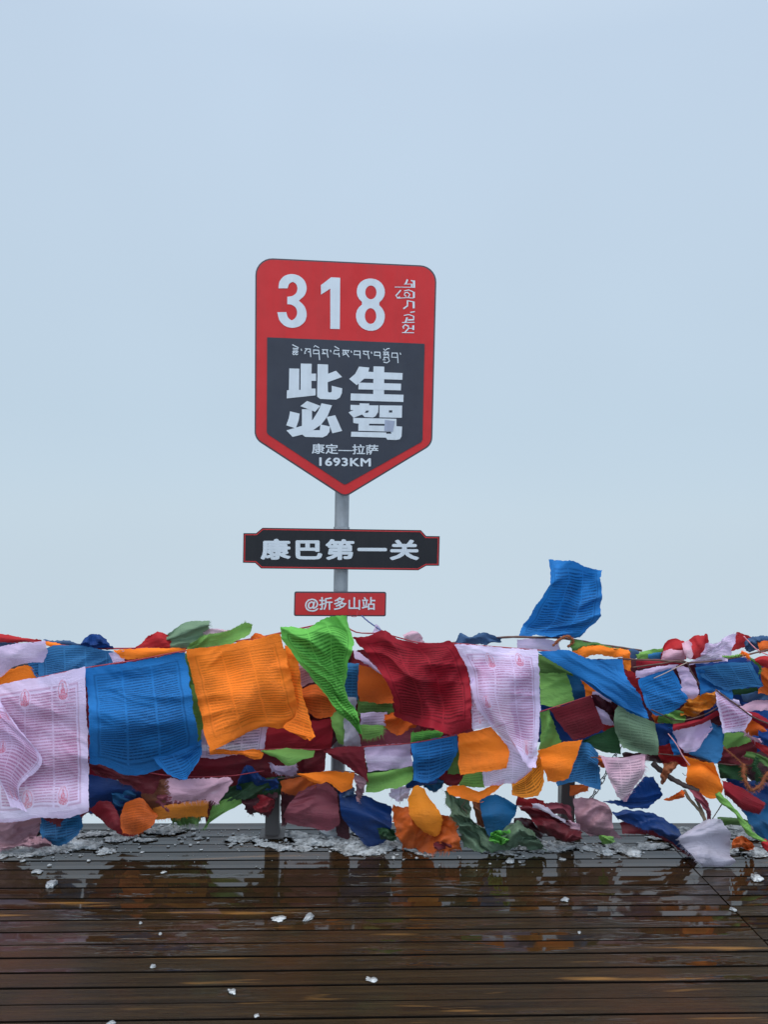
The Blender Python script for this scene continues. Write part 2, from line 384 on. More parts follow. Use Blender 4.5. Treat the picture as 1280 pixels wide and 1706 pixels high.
def build_chain():
    p0, p1 = at(1036, 1238, 3.80), at(958, 1368, 3.80)
    n = 16; mb = MB()
    for i in range(n):
        t = (i+.5)/n; c = p0.lerp(p1, t); c.z -= .03*math.sin(math.pi*t)
        t2 = min(1, t+.05); d = p0.lerp(p1, t2); d.z -= .03*math.sin(math.pi*t2); ax = (d-c).normalized()
        side = Vector((0, 1, 0)) if i % 2 else ax.cross(Vector((0, 1, 0)))
        pts = []
        for k in range(15):
            q = 2*math.pi*k/14; pts.append(c+ax*(.0185*math.cos(q)+(.004 if math.cos(q) > 0 else -.004))+side*(.0085*math.sin(q)))
        mb.add(tube(pts, .0021, 6, False))
    o = mb.build("chain", paint("chain_steel", lin(70, 70, 74), .4, .3, metal=.7), smooth=True)
    tag(o, "thin steel link chain slanting down beside the right dark post", "chain")
build_chain()

# ------------------------------------------------------------------ road sign
SY = 3.84                                        # distance of the sign boards
SYAW = R_(3.1)
sign_o = at(570, 900, SY)
sn = Vector((math.sin(-SYAW)*-1, -math.cos(SYAW), 0)).normalized()   # faces the camera, right side farther away
sn = Vector((math.sin(SYAW), -math.cos(SYAW), 0))
def on_sign(px, py, off=0.0):
    d = ray(px, py); p0 = sign_o + sn*off
    return EYEV + d*((p0-EYEV).dot(sn)/d.dot(sn))
def on_sign0(px, py, off):                       # same board place as the base sheet, pushed out along the normal
    return on_sign(px, py) + sn*off
def area(p): return sum(a[0]*b[1]-b[0]*a[1] for a, b in zip(p, p[1:]+p[:1]))
def offset_poly(p, d):
    s = 1 if area(p) > 0 else -1; out = []; n = len(p)
    for i in range(n):
        a, b, c = Vector(p[i-1]), Vector(p[i]), Vector(p[(i+1) % n])
        e1, e2 = (b-a).normalized(), (c-b).normalized()
        n1, n2 = Vector((-e1.y, e1.x))*s, Vector((-e2.y, e2.x))*s
        m = (n1+n2); m = m/max(.3, m.length_squared)*2
        q = b+m*d; out.append((q.x, q.y))
    return out
def round_poly(p, rad, n=7):
    out = []; m = len(p)
    for i in range(m):
        a, b, c = Vector(p[i-1]), Vector(p[i]), Vector(p[(i+1) % m]); r = rad[i]
        if r <= 0: out.append(tuple(b)); continue
        e1, e2 = (a-b).normalized(), (c-b).normalized()
        ang = e1.angle(e2); t = r/math.tan(ang/2)
        s0, s1 = b+e1*t, b+e2*t; ctr = b+(e1+e2).normalized()*(r/math.sin(ang/2))
        v0, v1 = s0-ctr, s1-ctr; tot = v0.angle_signed(v1)
        for k in range(n+1):
            q = -tot*k/n; co, si = math.cos(q), math.sin(q)
            w_ = Vector((v0.x*co-v0.y*si, v0.x*si+v0.y*co)); out.append(tuple(ctr+w_))
    return out
def plate(poly, off, thick, holes=()):
    """flat plate on the sign from a photo-pixel outline"""
    loops = [list(poly)]+[list(h) for h in holes]
    flat = [q for l in loops for q in l]; n = len(flat)
    tri = tessellate_polygon([[Vector((x, y, 0)) for x, y in l] for l in loops])
    vs = [on_sign0(x, y, off) for x, y in flat]+[on_sign0(x, y, off-thick) for x, y in flat]
    fs = []
    for t in tri:
        a, b, c = (vs[i] for i in t)
        t = tuple(t) if (b-a).cross(c-a).dot(sn) > 0 else tuple(t)[::-1]
        fs.append(t); fs.append(tuple(i+n for i in t[::-1]))
    o = 0
    for l in loops:
        k = len(l)
        for i in range(k): j = (i+1) % k; fs.append((o+i, o+j, o+j+n, o+i+n))
        o += k
    return vs, fs
def ribbon(pts, wd):
    """outline of a stroke in photo pixels"""
    P_ = [Vector(p) for p in pts]; l, r = [], []
    for i, p in enumerate(P_):
        t = (P_[min(i+1, len(P_)-1)]-P_[max(i-1, 0)]).normalized(); nn = Vector((-t.y, t.x))*wd/2
        l.append(tuple(p+nn)); r.append(tuple(p-nn))
    return l, r
def strokes(list_, sc, ox, oy, off, mb):
    for i, (wd, pts) in enumerate(list_):
        pts = [(x/sc+ox, y/sc+oy) for x, y in pts]; l, r = ribbon(pts, wd/sc); o = off+.00012*(i % 6)
        vs = [on_sign0(x, y, o) for x, y in l]+[on_sign0(x, y, o) for x, y in r]; n = len(l)
        mb.add((vs, [(k, k+1, n+k+1, n+k) for k in range(n-1)]))
def text_on(s, quad, off, bold, space=1.0):
    """quad = x0, x1, (top left, bottom left), (top right, bottom right) in photo pixels; weight by stacked shifted layers"""
    c = bpy.data.curves.new("t", 'FONT'); c.body = s; c.space_character = space; c.resolution_u = 3
    o = bpy.data.objects.new("t", c); C.objects.link(o); bpy.context.view_layer.update()
    me = bpy.data.meshes.new_from_object(o.evaluated_get(bpy.context.evaluated_depsgraph_get()))
    bpy.data.objects.remove(o)
    xs = [v.co.x for v in me.vertices]; ys = [v.co.y for v in me.vertices]
    x0, x1, y0, y1 = min(xs)-bold, max(xs)+bold, min(ys)-bold, max(ys)+bold; X0, X1, (a0, a1), (b0, b1) = quad
    vs, fs = [], []
    for k, (sx_, sy_) in enumerate([(0, 0), (1, 0), (-1, 0), (0, 1), (0, -1), (.7, .7), (-.7, .7), (.7, -.7), (-.7, -.7)]):
        n = len(vs)
        for v in me.vertices:
            u, t = (v.co.x+sx_*bold-x0)/(x1-x0), (y1-v.co.y-sy_*bold)/(y1-y0)
            vs.append(on_sign0(X0+(X1-X0)*u, (a0+(a1-a0)*t)*(1-u)+(b0+(b1-b0)*t)*u, off+k*.0001))
        fs += [tuple(q+n for q in p.vertices) for p in me.polygons]
    bpy.data.meshes.remove(me)
    return vs, fs
def build_sign():
    red = paint("sign_red", lin(176, 32, 36), .6, .35, .3); black = paint("sign_black", lin(38, 43, 56), .6, .3, .35)
    edge = paint("sign_edge", lin(52, 46, 56), .5, .2); board = paint("board_black", lin(9, 11, 20), .4, .2, .3)
    boardred = paint("board_red", lin(168, 28, 32), .5, .4, .4)
    white = paint("letter_white", lin(182, 190, 199), .5, .25, .4)
    steel = paint("pole_steel", lin(135, 140, 146), .42, .9, .5, .3)
    p0 = at(569, 900, SY+.075); root = empty("road_sign", (p0.x, p0.y, 0))
    tag(root, "tall red and black shield shaped road sign numbered 318 on a grey steel pole", "road sign")
    mb = MB(); mb.add(tube([(p0.x, p0.y, .004), (p0.x, p0.y, 1.0), (p0.x, p0.y, 2.0), (p0.x, p0.y, 2.72)], .0365, 28))
    mb.add(tube([(p0.x, p0.y, .004), (p0.x, p0.y, .014)], .09, 28))
    pole = mb.build("pole", steel, root)
    for z in (1.95, 2.55, 1.53, 1.36, 1.14):
        q = Vector((p0.x, p0.y, z))
        MB().add(tube([q-Vector((0, 0, .012)), q+Vector((0, 0, .012))], .041, 24)).add(box(q.x-.03, q.x+.03, q.y-.07, q.y-.03, z-.012, z+.012)).build("clamp", steel, pole)
    # shield
    out = [(425.4, 429), (728.1, 443.2), (720.5, 741), (574.5, 829), (424, 731)]; rad = [28, 28, 22, 17, 22]
    sh = MB().add(plate(round_poly(out, rad), .0, .014)).build("shield_panel", edge, root)
    MB().add(plate(round_poly(offset_poly(out, 2.5), [26, 26, 20, 15, 20]), .002, .002)).build("red_face", red, sh)
    inner = [(445, 562.2), (707.6, 573), (704, 735.5), (574.4, 808), (444.4, 722.5)]
    MB().add(plate(round_poly(inner, [1, 1, 8, 5, 8]), .004, .002)).build("black_face", black, sh)
    def zz(l, sc, ox, oy): return [(x/sc+ox, y/sc+oy) for x, y in l]
    def ell(cx, cy, rx, ry, n=28): return [(cx+rx*math.cos(2*math.pi*k/n), cy+ry*math.sin(2*math.pi*k/n)) for k in range(n)]
    def chaikin(p):
        o = []
        for a, b in zip(p, p[1:]+p[:1]): o += [(a[0]*.75+b[0]*.25, a[1]*.75+b[1]*.25), (a[0]*.25+b[0]*.75, a[1]*.25+b[1]*.75)]
        return o
    def cv(p, n=14): return hermite(p, [k/n for k in range(n+1)])
    d3 = cv([(85, 187), (95, 120), (140, 65), (215, 42), (290, 58), (350, 110), (372, 185), (352, 255), (292, 312)], 24)+cv([(293, 313), (350, 370), (372, 450), (355, 520), (300, 570), (225, 588), (150, 568), (95, 510), (73, 430)], 24)
    d3 += cv([(165, 428), (180, 480), (220, 512), (262, 480), (275, 430), (258, 380), (215, 352), (175, 348)], 18)+cv([(175, 272), (225, 265), (265, 235), (278, 190), (262, 140), (230, 122), (195, 140), (178, 187)], 18)
    d1 = [(620, 75), (712, 80), (708, 600), (612, 598), (612, 190), (518, 250), (516, 155)]
    d8 = [(1022, 85), (1090, 100), (1145, 145), (1170, 215), (1155, 285), (1095, 345), (1150, 400), (1170, 470), (1150, 550), (1095, 605), (1022, 622), (945, 600), (890, 545), (868, 465), (890, 390), (948, 340), (890, 280), (878, 210), (900, 140), (955, 98)]
    S3 = 6.095
    m = MB(); K = (S3, 450, 450)
    m.add(plate(zz(d3, *K), .0036, .001)); m.add(plate(zz(d1, *K), .0036, .001))
    m.add(plate(zz(chaikin(d8), *K), .0036, .001, [zz(ell(1024, 228, 57, 70), *K), zz(ell(1021, 468, 58, 80), *K)]))
    m.build("road_number", white, sh)
    # big characters
    m = MB(); A = (11.636, 470, 600); B = (11.636, 575, 600)
    def pl(p, k, lay=0, holes=()): m.add(plate(zz(p, *k), .0056+lay*.0004, .0008, [zz(h, *k) for h in holes]))
    pl([(140, 165), (332, 170), (330, 580), (358, 580), (362, 70), (575, 75), (570, 265), (658, 265), (658, 405), (570, 405), (570, 555), (650, 555), (650, 685), (90, 745), (95, 590), (132, 585)], A)
    pl([(688, 80), (892, 90), (892, 268), (1045, 210), (1165, 330), (885, 430), (888, 610), (905, 630), (945, 630), (965, 610), (962, 500), (1165, 550), (1160, 640), (1120, 730), (1050, 768), (740, 755), (680, 710)], A)
    pl([(155, 995), (340, 1040), (322, 1170), (265, 1325), (80, 1265), (130, 1130)], A)
    pl([(85, 1365), (390, 1275), (390, 1445), (205, 1490)], A, 1)
    pl([(385, 955), (580, 955), (580, 1360), (730, 1360), (745, 1250), (930, 1290), (920, 1390), (870, 1460), (790, 1500), (450, 1490), (385, 1440)], A, 2)
    pl([(765, 840), (968, 880), (880, 1090), (760, 1250), (600, 1360), (480, 1400), (480, 1270), (600, 1150), (700, 990)], A, 3)
    pl([(485, 795), (740, 890), (640, 1005), (355, 895)], A, 4)
    pl([(865, 1105), (1030, 1070), (1165, 1375), (975, 1420)], A)
    pl([(550, 125), (760, 130), (755, 720), (545, 720)], B)
    pl([(270, 130), (470, 148), (450, 230), (1115, 255), (1110, 385), (370, 362), (225, 490), (80, 370), (195, 270)], B, 1)
    pl([(262, 440), (1085, 460), (1080, 590), (258, 570)], B, 2)
    pl([(110, 650), (1132, 675), (1130, 815), (105, 785)], B, 3)
    pl([(105, 870), (280, 875), (280, 840), (465, 845), (465, 880), (650, 880), (640, 1010), (590, 1090), (540, 1115), (380, 1105), (330, 1055), (165, 1120), (65, 1015), (170, 970), (105, 970)], B, 0, [[(380, 1025), (410, 980), (465, 980), (440, 1025)]])
    pl([(668, 880), (1105, 885), (1100, 1120), (665, 1112)], B, 0, [[(850, 975), (915, 975), (915, 1020), (850, 1020)]])
    pl([(155, 1122), (995, 1140), (995, 1285), (1105, 1290), (1095, 1480), (1060, 1535), (990, 1550), (820, 1545), (790, 1505), (115, 1485), (120, 1390), (800, 1405), (800, 1430), (895, 1430), (890, 1390), (255, 1370), (260, 1235), (160, 1220)], B, 1, [[(465, 1235), (765, 1240), (765, 1275), (465, 1270)]])
    m.build("slogan_characters", white, sh)
    # tibetan line and column
    H = [[(103, 58), (168, 90)], [(108, 95), (165, 100)], [(112, 112), (160, 114)], [(105, 128), (165, 130)], ell(120, 148, 11, 12, 10), ell(148, 149, 11, 12, 10),
         [(193, 100), (199, 120)], [(232, 100), (290, 103)], [(255, 103), (232, 130), (228, 152), (242, 142)], [(262, 130), (290, 133)], [(286, 103), (289, 150), (291, 185)],
         [(322, 85), (334, 68), (375, 90)], [(315, 112), (375, 115)], [(320, 115), (318, 150), (372, 150)], [(372, 115), (378, 175), (381, 215)],
         [(405, 110), (468, 112)], [(422, 112), (412, 134), (440, 150)], [(405, 150), (448, 150)], [(456, 112), (461, 160), (468, 190)], [(490, 112), (497, 135)],
         [(532, 75), (580, 103)], [(530, 115), (582, 117)], [(532, 117), (522, 150), (574, 156)], [(574, 140), (582, 185)],
         [(612, 115), (684, 118)], [(626, 118), (614, 152), (642, 136)], [(640, 118), (655, 150), (680, 185)], [(615, 165), (650, 150)], [(668, 118), (670, 142)], [(700, 120), (707, 141)],
         [(730, 122), (795, 125)], [(736, 125), (728, 158), (790, 162)], [(791, 125), (793, 200)], [(820, 125), (885, 127)], [(834, 127), (826, 150), (862, 162)], [(868, 127), (876, 170), (884, 205)], [(905, 130), (912, 149)],
         [(935, 133), (998, 136)], [(941, 136), (935, 165), (995, 170)], [(994, 136), (998, 198)],
         [(1030, 100), (1046, 118), (1068, 100), (1092, 98)], [(1025, 133), (1085, 136)], [(1030, 152), (1085, 156)], [(1042, 136), (1030, 165), (1060, 162)], [(1070, 136), (1085, 180)], [(1030, 185), (1085, 190)], [(1042, 190), (1025, 215), (1052, 212)], [(1080, 190), (1090, 225), (1065, 243), (1030, 235)],
         [(1112, 143), (1175, 145)], [(1118, 145), (1112, 185), (1167, 188)], [(1170, 145), (1175, 200), (1178, 245)], [(1198, 140), (1205, 161)]]
    m = MB(); strokes([(9.5, s) for s in H], 6.095, 470, 565, .0052, m)
    m.build("tibetan_line", white, sh)
    V_ = [(55, [(620, 195), (620, 385)]), (18, [(120, 365), (600, 372)]), (45, [(450, 170), (400, 290)]), (16, [(360, 292), (540, 288)]), (30, [(540, 190), (600, 225)]), (40, [(560, 280), (560, 370)]),
          (50, [(615, 490), (615, 650)]), (25, [(365, 465), (480, 440), (600, 490)]), (20, [(600, 650), (430, 640), (180, 655)]), (28, [(420, 610), (370, 570), (380, 520), (450, 500), (510, 560), (470, 630)]), (35, [(280, 445), (150, 590), (200, 650), (255, 620)]),
          (55, [(610, 745), (610, 915)]), (25, [(440, 715), (620, 750)]), (40, [(450, 715), (450, 850), (345, 925)]), (28, [(640, 1000), (520, 1020)]),
          (25, [(360, 1100), (480, 1075), (610, 1120)]), (40, [(610, 1120), (610, 1210), (460, 1215)]), (45, [(440, 1150), (400, 1280)]), (22, [(310, 1282), (635, 1275)]),
          (35, [(360, 1440), (330, 1390), (390, 1340), (470, 1370), (480, 1430), (380, 1540)]), (22, [(310, 1540), (620, 1545)]), (50, [(600, 1355), (600, 1475)]), (20, [(480, 1430), (600, 1435)])]
    m = MB(); strokes(V_, 15.51, 650, 455, .0034, m); m.build("tibetan_column", white, sh)
    MB().add(text_on("康定—拉萨", (519.5, 630.5, (739, 756), (741, 758)), .0052, .016, 1.0)).build("route_text", white, sh)
    MB().add(text_on("1693KM", (532, 618, (762, 776.5), (763.5, 777.5)), .0052, .030, 1.08)).build("distance_text", white, sh)
    st = paint("sticker_grey", lin(138, 146, 168), .5, .5)
    MB().add(plate(zz([(770, 1160), (965, 1185), (925, 1395), (760, 1370)], *B), .0075, .0006)).build("sticker", st, sh)
    # name board
    nb = zz([(55, 243), (130, 243), (168, 211), (1108, 225), (1140, 260), (1220, 261), (1216, 436), (1140, 436), (1092, 463), (160, 452), (125, 420), (52, 418)], 3.556, 390, 820)
    b = MB().add(plate(nb, .0, .012)).build("name_board", board, root)
    MB().add(plate(offset_poly(nb, 1.6), .002, .002, [offset_poly(nb, 3.3)])).build("red_frame_line", boardred, b)
    MB().add(text_on("康巴第一关", (434, 698.5, (897.5, 932.5), (898.5, 933.5)), .0024, .040, 1.16)).build("name_text", white, b)
    rb = zz([(357, 589), (903, 591), (900, 736), (354, 734)], 3.556, 390, 820)
    b = MB().add(plate(round_poly(rb, [3]*4, 4), .0, .012)).build("station_board", edge, root)
    MB().add(plate(round_poly(offset_poly(rb, 2.1), [2]*4, 4), .002, .002)).build("red_face", boardred, b)
    MB().add(text_on("@折多山站", (508, 625.5, (994.5, 1019), (994.5, 1019)), .0034, .018, 1.0)).build("station_text", white, b)
build_sign()
# ------------------------------------------------------------------ prayer flags
GROUP = "prayer flags tied along the deck railing"
_seed = [0]
def F(col, Y, label, *patches, pr='none', amp=.9, fr=1.0, bulge=0.0, wet=0.0, fray=.5, fig=False, fringe=None, name="prayer_flag", cat="prayer flag", step=2.6):
    """patches: lists of rows; a row is a list of (px, py[, cm towards the viewer]); rows run from the upper to the lower edge"""
    _seed[0] += 1; sd = _seed[0]; rnd = random.Random(sd*17)
    if patches and isinstance(patches[0][0], tuple): patches = [list(patches)]
    ths = [rnd.uniform(-.9, .9) for _ in range(3)]; off = Vector((sd*3.7, sd*1.3, sd*.7))
    V, Fc, UC, UN = [], [], [], []; edges = {}
    cmpx = Y/FPX*100
    for pi, rows in enumerate(patches):
        rows = [[(p[0], p[1], p[2] if len(p) > 2 else 0.0) for p in r] for r in rows]
        wmax = max(sum(math.dist(a[:2], b[:2]) for a, b in zip(r, r[1:])) for r in rows)
        mid = [r[len(r)//2] for r in rows]
        hmax = max(sum(math.dist(a[:2], b[:2]) for a, b in zip(mid, mid[1:])), math.dist(rows[0][0][:2], rows[-1][0][:2]), math.dist(rows[0][-1][:2], rows[-1][-1][:2]))
        nu = max(6, min(80, int(wmax/step))); nv = max(5, min(80, int(hmax/step)))
        us = [i/nu for i in range(nu+1)]; vs_ = [j/nv for j in range(nv+1)]
        sampled = [hermite(r, us) if len(r) > 1 else [r[0]]*(nu+1) for r in rows]
        dr = [0]
        for a, b in zip(sampled, sampled[1:]): dr.append(dr[-1]+max(.5, sum(math.dist(a[i][:2], b[i][:2]) for i in (0, nu//2, nu))/3))
        grid = []
        for i in range(nu+1):
            colp = [s[i] for s in sampled]
            # sample at common fractions of the average row spacing
            pts = colp; d = [x/dr[-1] for x in dr]; n = len(pts); res = []
            def tan(k):
                if n == 1: return (0, 0, 0)
                if k == 0: return tuple((pts[1][q]-pts[0][q])/(d[1]-d[0]) for q in range(3))
                if k == n-1: return tuple((pts[-1][q]-pts[-2][q])/(d[-1]-d[-2]) for q in range(3))
                h0, h1 = d[k]-d[k-1], d[k+1]-d[k]
                return tuple(((pts[k][q]-pts[k-1][q])/h0*h1+(pts[k+1][q]-pts[k][q])/h1*h0)/(h0+h1)*.85 for q in range(3))
            T = [tan(k) for k in range(n)]
            for t in vs_:
                k = 0
                while k < n-2 and t > d[k+1]: k += 1
                h = d[k+1]-d[k]; s = (t-d[k])/h
                a, b, c, e = 2*s**3-3*s*s+1, s**3-2*s*s+s, -2*s**3+3*s*s, s**3-s*s
                res.append(tuple(a*pts[k][q]+b*h*T[k][q]+c*pts[k+1][q]+e*h*T[k+1][q] for q in range(3)))
            grid.append(res)
        o = len(V); W, H = wmax*cmpx, hmax*cmpx; fz = fr*min(2.4, max(1.0, 34/max(W, H))); az = amp*(1.0 if max(W, H) > 34 else 1.15)
        for j in range(nv+1):
            for i in range(nu+1):
                px, py, dy = grid[i][j]; u, v = us[i]*W, vs_[j]*H
                f = 0.0; msk = 1.0 if amp*fr >= 2.6 else min(1, max(.08, noise.noise(Vector((u*.045, v*.045, 31))+off)*2.2+.45))
                for q, (th, k, a_) in enumerate(zip(ths, (.030, .055, .15), (1.9, 1.25, .36))):
                    ca, sa = math.cos(th), math.sin(th); x = u*ca+v*sa; y = -u*sa+v*ca
                    nn = noise.noise(Vector((x*k*.40*fz+.5*math.sin(y*.05), y*k*1.9*fz, q*7.1))+off)
                    f += a_*((.55-abs(nn)*1.9)*msk if q else nn*2.2)
                f *= 1.5*az*(.35+.65*min(1, vs_[j]*3+.15))
                f += (.6*bulge+(1.1 if W > 8 and not bulge else 0))*math.sin(math.pi*min(1, max(0, us[i])))*math.sin(math.pi*vs_[j])
                # ragged hems
                eg = min(us[i]*W, (1-us[i])*W, vs_[j]*H, (1-vs_[j])*H)
                k_ = max(0, 1-eg/1.2)*fray
                px += k_*noise.noise(Vector((u*.9, v*.9, 3))+off)*3.2; py += k_*noise.noise(Vector((u*.9, v*.9, 8))+off)*3.2
                jk, jf = (.8, .12) if fr < 1.6 else (1.5, .24)
                px += amp*jk*noise.noise(Vector((u*jf, v*jf*1.3, 13))+off)*1.6; py += amp*jk*noise.noise(Vector((u*jf, v*jf*1.3, 19))+off)*1.6
                ke = max(0, 1-eg/4)*(.7+.6*fray)
                px += ke*1.7*noise.noise(Vector((u*.22, v*.22, 23))+off); py += ke*1.7*noise.noise(Vector((u*.22, v*.22, 29))+off)
                p = at(px, py, Y-(dy+f)/100-pi*.012)
                if p.z < .006: p = Vector((p.x, p.y, .006+.0015*abs(noise.noise(Vector((u, v, 0))))))
                V.append(p); UC.append((u+sd*3.3, v)); UN.append((us[i], 1-vs_[j]))
        for j in range(nv):
            for i in range(nu):
                a = o+j*(nu+1)+i; Fc.append((a, a+nu+1, a+nu+2, a+1))
        if pi == 0:
            edges = {'l': [o+j*(nu+1) for j in range(nv+1)], 'r': [o+j*(nu+1)+nu for j in range(nv+1)], 'b': [o+nv*(nu+1)+i for i in range(nu+1)], 't': [o+i for i in range(nu+1)]}
            inner = {'l': 1, 'r': -1, 'b': -(nu+1), 't': nu+1}
    ob = mesh_obj(name, V, Fc, fabric(col, pr, wet, fig), smooth=True, uvs={'cm': UC, 'norm': UN})
    tag(ob, label, cat, GROUP)
    if not fringe and wet >= .3: fringe = 'b' if sd % 2 else 'br'; thin = 1
    else: thin = 3
    if fringe:
        mb = MB()
        for e in fringe:
            for a, b in zip(edges[e], edges[e][1:]):
                for r in range(thin):
                    p = V[a].lerp(V[b], rnd.random()); d = (V[a]-V[a+inner[e]]).normalized()
                    ln = rnd.uniform(.003, .016 if thin > 1 else .008); q1 = p+d*ln*.5+Vector((rnd.uniform(-.3, .3), rnd.uniform(-.6, .2), rnd.uniform(-.5, .1)))*ln
                    q2 = q1+d*ln*.5+Vector((rnd.uniform(-.5, .5), rnd.uniform(-.6, .3), rnd.uniform(-.8, .1)))*ln
                    t = Vector((d.z, 0, -d.x)).normalized()*.0007
                    mb.add(([p-t, p+t, q1+t*.8, q1-t*.8, q2+t*.4, q2-t*.4], [(0, 1, 2, 3), (3, 2, 4, 5)]))
        mb.build("frayed_threads", fabric(col, 'none', wet), ob)
    return ob
RED, DK, FT, ST = 'red', 'dark', 'faint', 'strong'

# ---- the big front string: white, blue, orange, lime, red, white
F('white', 3.56, "large white prayer flag printed in red, left part folded over, at the left edge",
  [[(-16, 1144), (40, 1133), (100, 1122), (141, 1111)], [(-16, 1200), (40, 1198), (100, 1193), (144, 1190)], [(-16, 1280), (40, 1280), (100, 1275), (147, 1270)], [(-16, 1371), (30, 1369), (65, 1362), (110, 1363), (147, 1353)]],
  [[(-16, 1168, 2), (-2, 1166, 2), (2, 1172, 2)], [(-16, 1200, 2), (5, 1195, 3), (25, 1207, 2)], [(-16, 1240, 2), (25, 1238, 4), (70, 1268, 2)], [(-12, 1285, 2), (14, 1292, 3), (33, 1309, 2)], [(4, 1312, 2), (20, 1318, 3), (32, 1325, 2)], [(18, 1344, 2), (30, 1347, 3), (43, 1352, 2)]],
  pr=RED, fig=True, amp=1.0, fray=.4)
F('blue', 3.585, "large bright blue printed prayer flag between the big white and the big orange one",
  [[(141, 1114), (200, 1105), (260, 1095), (308, 1085)], [(146, 1170), (205, 1163), (265, 1153), (316, 1140)], [(148, 1225, 1), (190, 1224, 3.5), (235, 1220, 2), (280, 1212, 4), (326, 1200, 1)], [(148, 1271, -1), (172, 1275, -2), (215, 1293, -3.5), (262, 1283, -3), (331, 1249, -2)]],
  [[(255, 1262, -1), (300, 1250, -1), (334, 1232, -1)], [(268, 1280, -1), (300, 1270, -1), (336, 1246, -1)], [(281, 1290, -1), (303, 1287, -1), (336, 1258, -1)], [(299, 1297, -1), (305, 1299, -1), (321, 1284, -1)]], pr=DK, amp=1.5)
F('orange', 3.57, "largest orange prayer flag, left of the lime one, with a folded right edge",
  [[(309, 1082), (360, 1076), (415, 1066), (467, 1055)], [(320, 1130), (350, 1126, 2.5), (385, 1120, -1), (425, 1112, 2.5), (455, 1110, 0), (480, 1108)], [(332, 1180), (372, 1172, -.5), (410, 1168, 3.5), (445, 1165, -1), (470, 1165, 2.5), (494, 1165)], [(349, 1253), (395, 1231), (436, 1211), (470, 1214), (508, 1200)]],
  [[(478, 1098, -2), (497, 1098, -2)], [(488, 1150, -2), (504, 1155, -2)], [(490, 1195, -2), (518, 1205, -2)], [(472, 1212, -2), (524, 1226, -2)], [(507, 1230, -2), (515, 1233, -2)]],
  [[(347, 1246), (400, 1250), (432, 1249), (438, 1253)], [(350, 1256), (400, 1258), (433, 1264), (437, 1257)]], pr=FT, amp=1.7)
F('lime', 3.52, "bright lime green printed prayer flag twisting down beside the sign pole",
  [(468, 1044), (512, 1046, 1), (548, 1028, 4), (577, 1026)], [(471, 1064), (512, 1066, 7), (556, 1052, 0), (589, 1070)], [(488, 1090), (530, 1092, 6), (565, 1080, -2), (587, 1083)], [(515, 1125), (545, 1120, 6), (570, 1112, 0), (580, 1110)],
  [(543, 1158), (560, 1156, 2), (572, 1154, 1), (577, 1156)], [(562, 1185), (575, 1182, 2), (588, 1178)], [(584, 1203), (592, 1201, 2), (599, 1198)], [(598, 1220), (600, 1222, 1), (603, 1221)], pr=ST, amp=2.0, fr=1.5)
F('red', 3.56, "large dark red printed prayer flag right of the sign pole",
  [[(588, 1062), (612, 1060, -1), (640, 1051, 3), (668, 1066, 0), (700, 1072, 1), (752, 1069)], [(612, 1090, -1), (640, 1088, 2), (668, 1098, 4.5), (700, 1100, -1), (735, 1095, 2), (770, 1090)], [(638, 1125), (672, 1130, 3), (700, 1137, 5), (722, 1139, -2), (755, 1140, 1.5), (783, 1140)], [(657, 1175), (690, 1183, 3), (715, 1185, 5.5), (738, 1186, -1), (765, 1184, 2), (786, 1180)], [(655, 1192, -2), (690, 1206, 1), (720, 1215, 4), (748, 1224, 0), (787, 1213)]],
  pr=DK, amp=2.3)
F('white', 3.54, "large white prayer flag with faded red print hanging right of the dark red one",
  [[(757, 1073), (800, 1075), (850, 1080), (895, 1082)], [(782, 1120), (802, 1119, 3.5), (822, 1118, 0), (860, 1118, 1.5), (899, 1120)], [(788, 1165), (815, 1168, 4.5), (835, 1170, 0), (870, 1170, 2.5), (900, 1170)], [(813, 1203, 2), (845, 1213, 4.5), (865, 1218, 0), (885, 1221, 2), (899, 1220)], [(848, 1243), (870, 1263), (885, 1280), (893, 1280)]],
  [[(784, 1130, -3), (805, 1130, -3)], [(787, 1180, -3), (815, 1180, -3)], [(788, 1216, -3), (826, 1207, -3)]], pr=RED, fig=True, amp=1.5)
# ---- upper left
F('lilac', 3.62, "plain pale lilac prayer flag in the upper left corner of the fence", [(-16, 1079), (40, 1071), (76, 1067)], [(-16, 1105), (30, 1092), (78, 1088)], [(-16, 1133), (2, 1127), (20, 1112), (50, 1104), (72, 1103)], pr='none', amp=.8)
F('orange', 3.68, "small orange cloth arching below the pale lilac flag at the left", [(-16, 1138), (20, 1112), (48, 1110), (64, 1127)], [(-16, 1165), (20, 1155), (66, 1150)], amp=.8)
F('blue2', 3.66, "faded blue printed prayer flag above the big white and blue ones", [[(62, 1089), (80, 1079), (130, 1075), (188, 1086)], [(63, 1110), (100, 1104), (190, 1100)], [(63, 1140), (100, 1138), (140, 1130), (190, 1124)]], [[(44, 1103, -2), (66, 1100, -2)], [(60, 1128, -2), (68, 1128, -2)]], pr=DK, amp=.7)
F('crimson', 3.72, "rolled crimson cloth along the top rope at the far left", [(-16, 1054), (22, 1059), (30, 1061), (68, 1066)], [(-16, 1060), (22, 1065, 1), (40, 1066, 1), (70, 1067)], [(-16, 1066), (20, 1071), (40, 1070), (70, 1069)], amp=.4, bulge=1.5)
F('slate', 3.76, "thin slate blue cloth behind the rolled crimson one at the far left", [(-16, 1062), (20, 1068), (30, 1071)], [(-16, 1078), (20, 1077), (34, 1073)], amp=.4)
F('slate', 3.74, "low slate blue fold peeking over the rope near the faded blue flag", [(72, 1066), (92, 1068), (105, 1066), (122, 1070), (134, 1074)], [(74, 1070), (95, 1076), (112, 1076), (136, 1077)], amp=.5)
F('orange', 3.70, "narrow yellow orange strip over the left end of the faded blue flag", [(75, 1068), (92, 1071), (106, 1075)], [(77, 1075), (90, 1079), (106, 1077)], amp=.3)
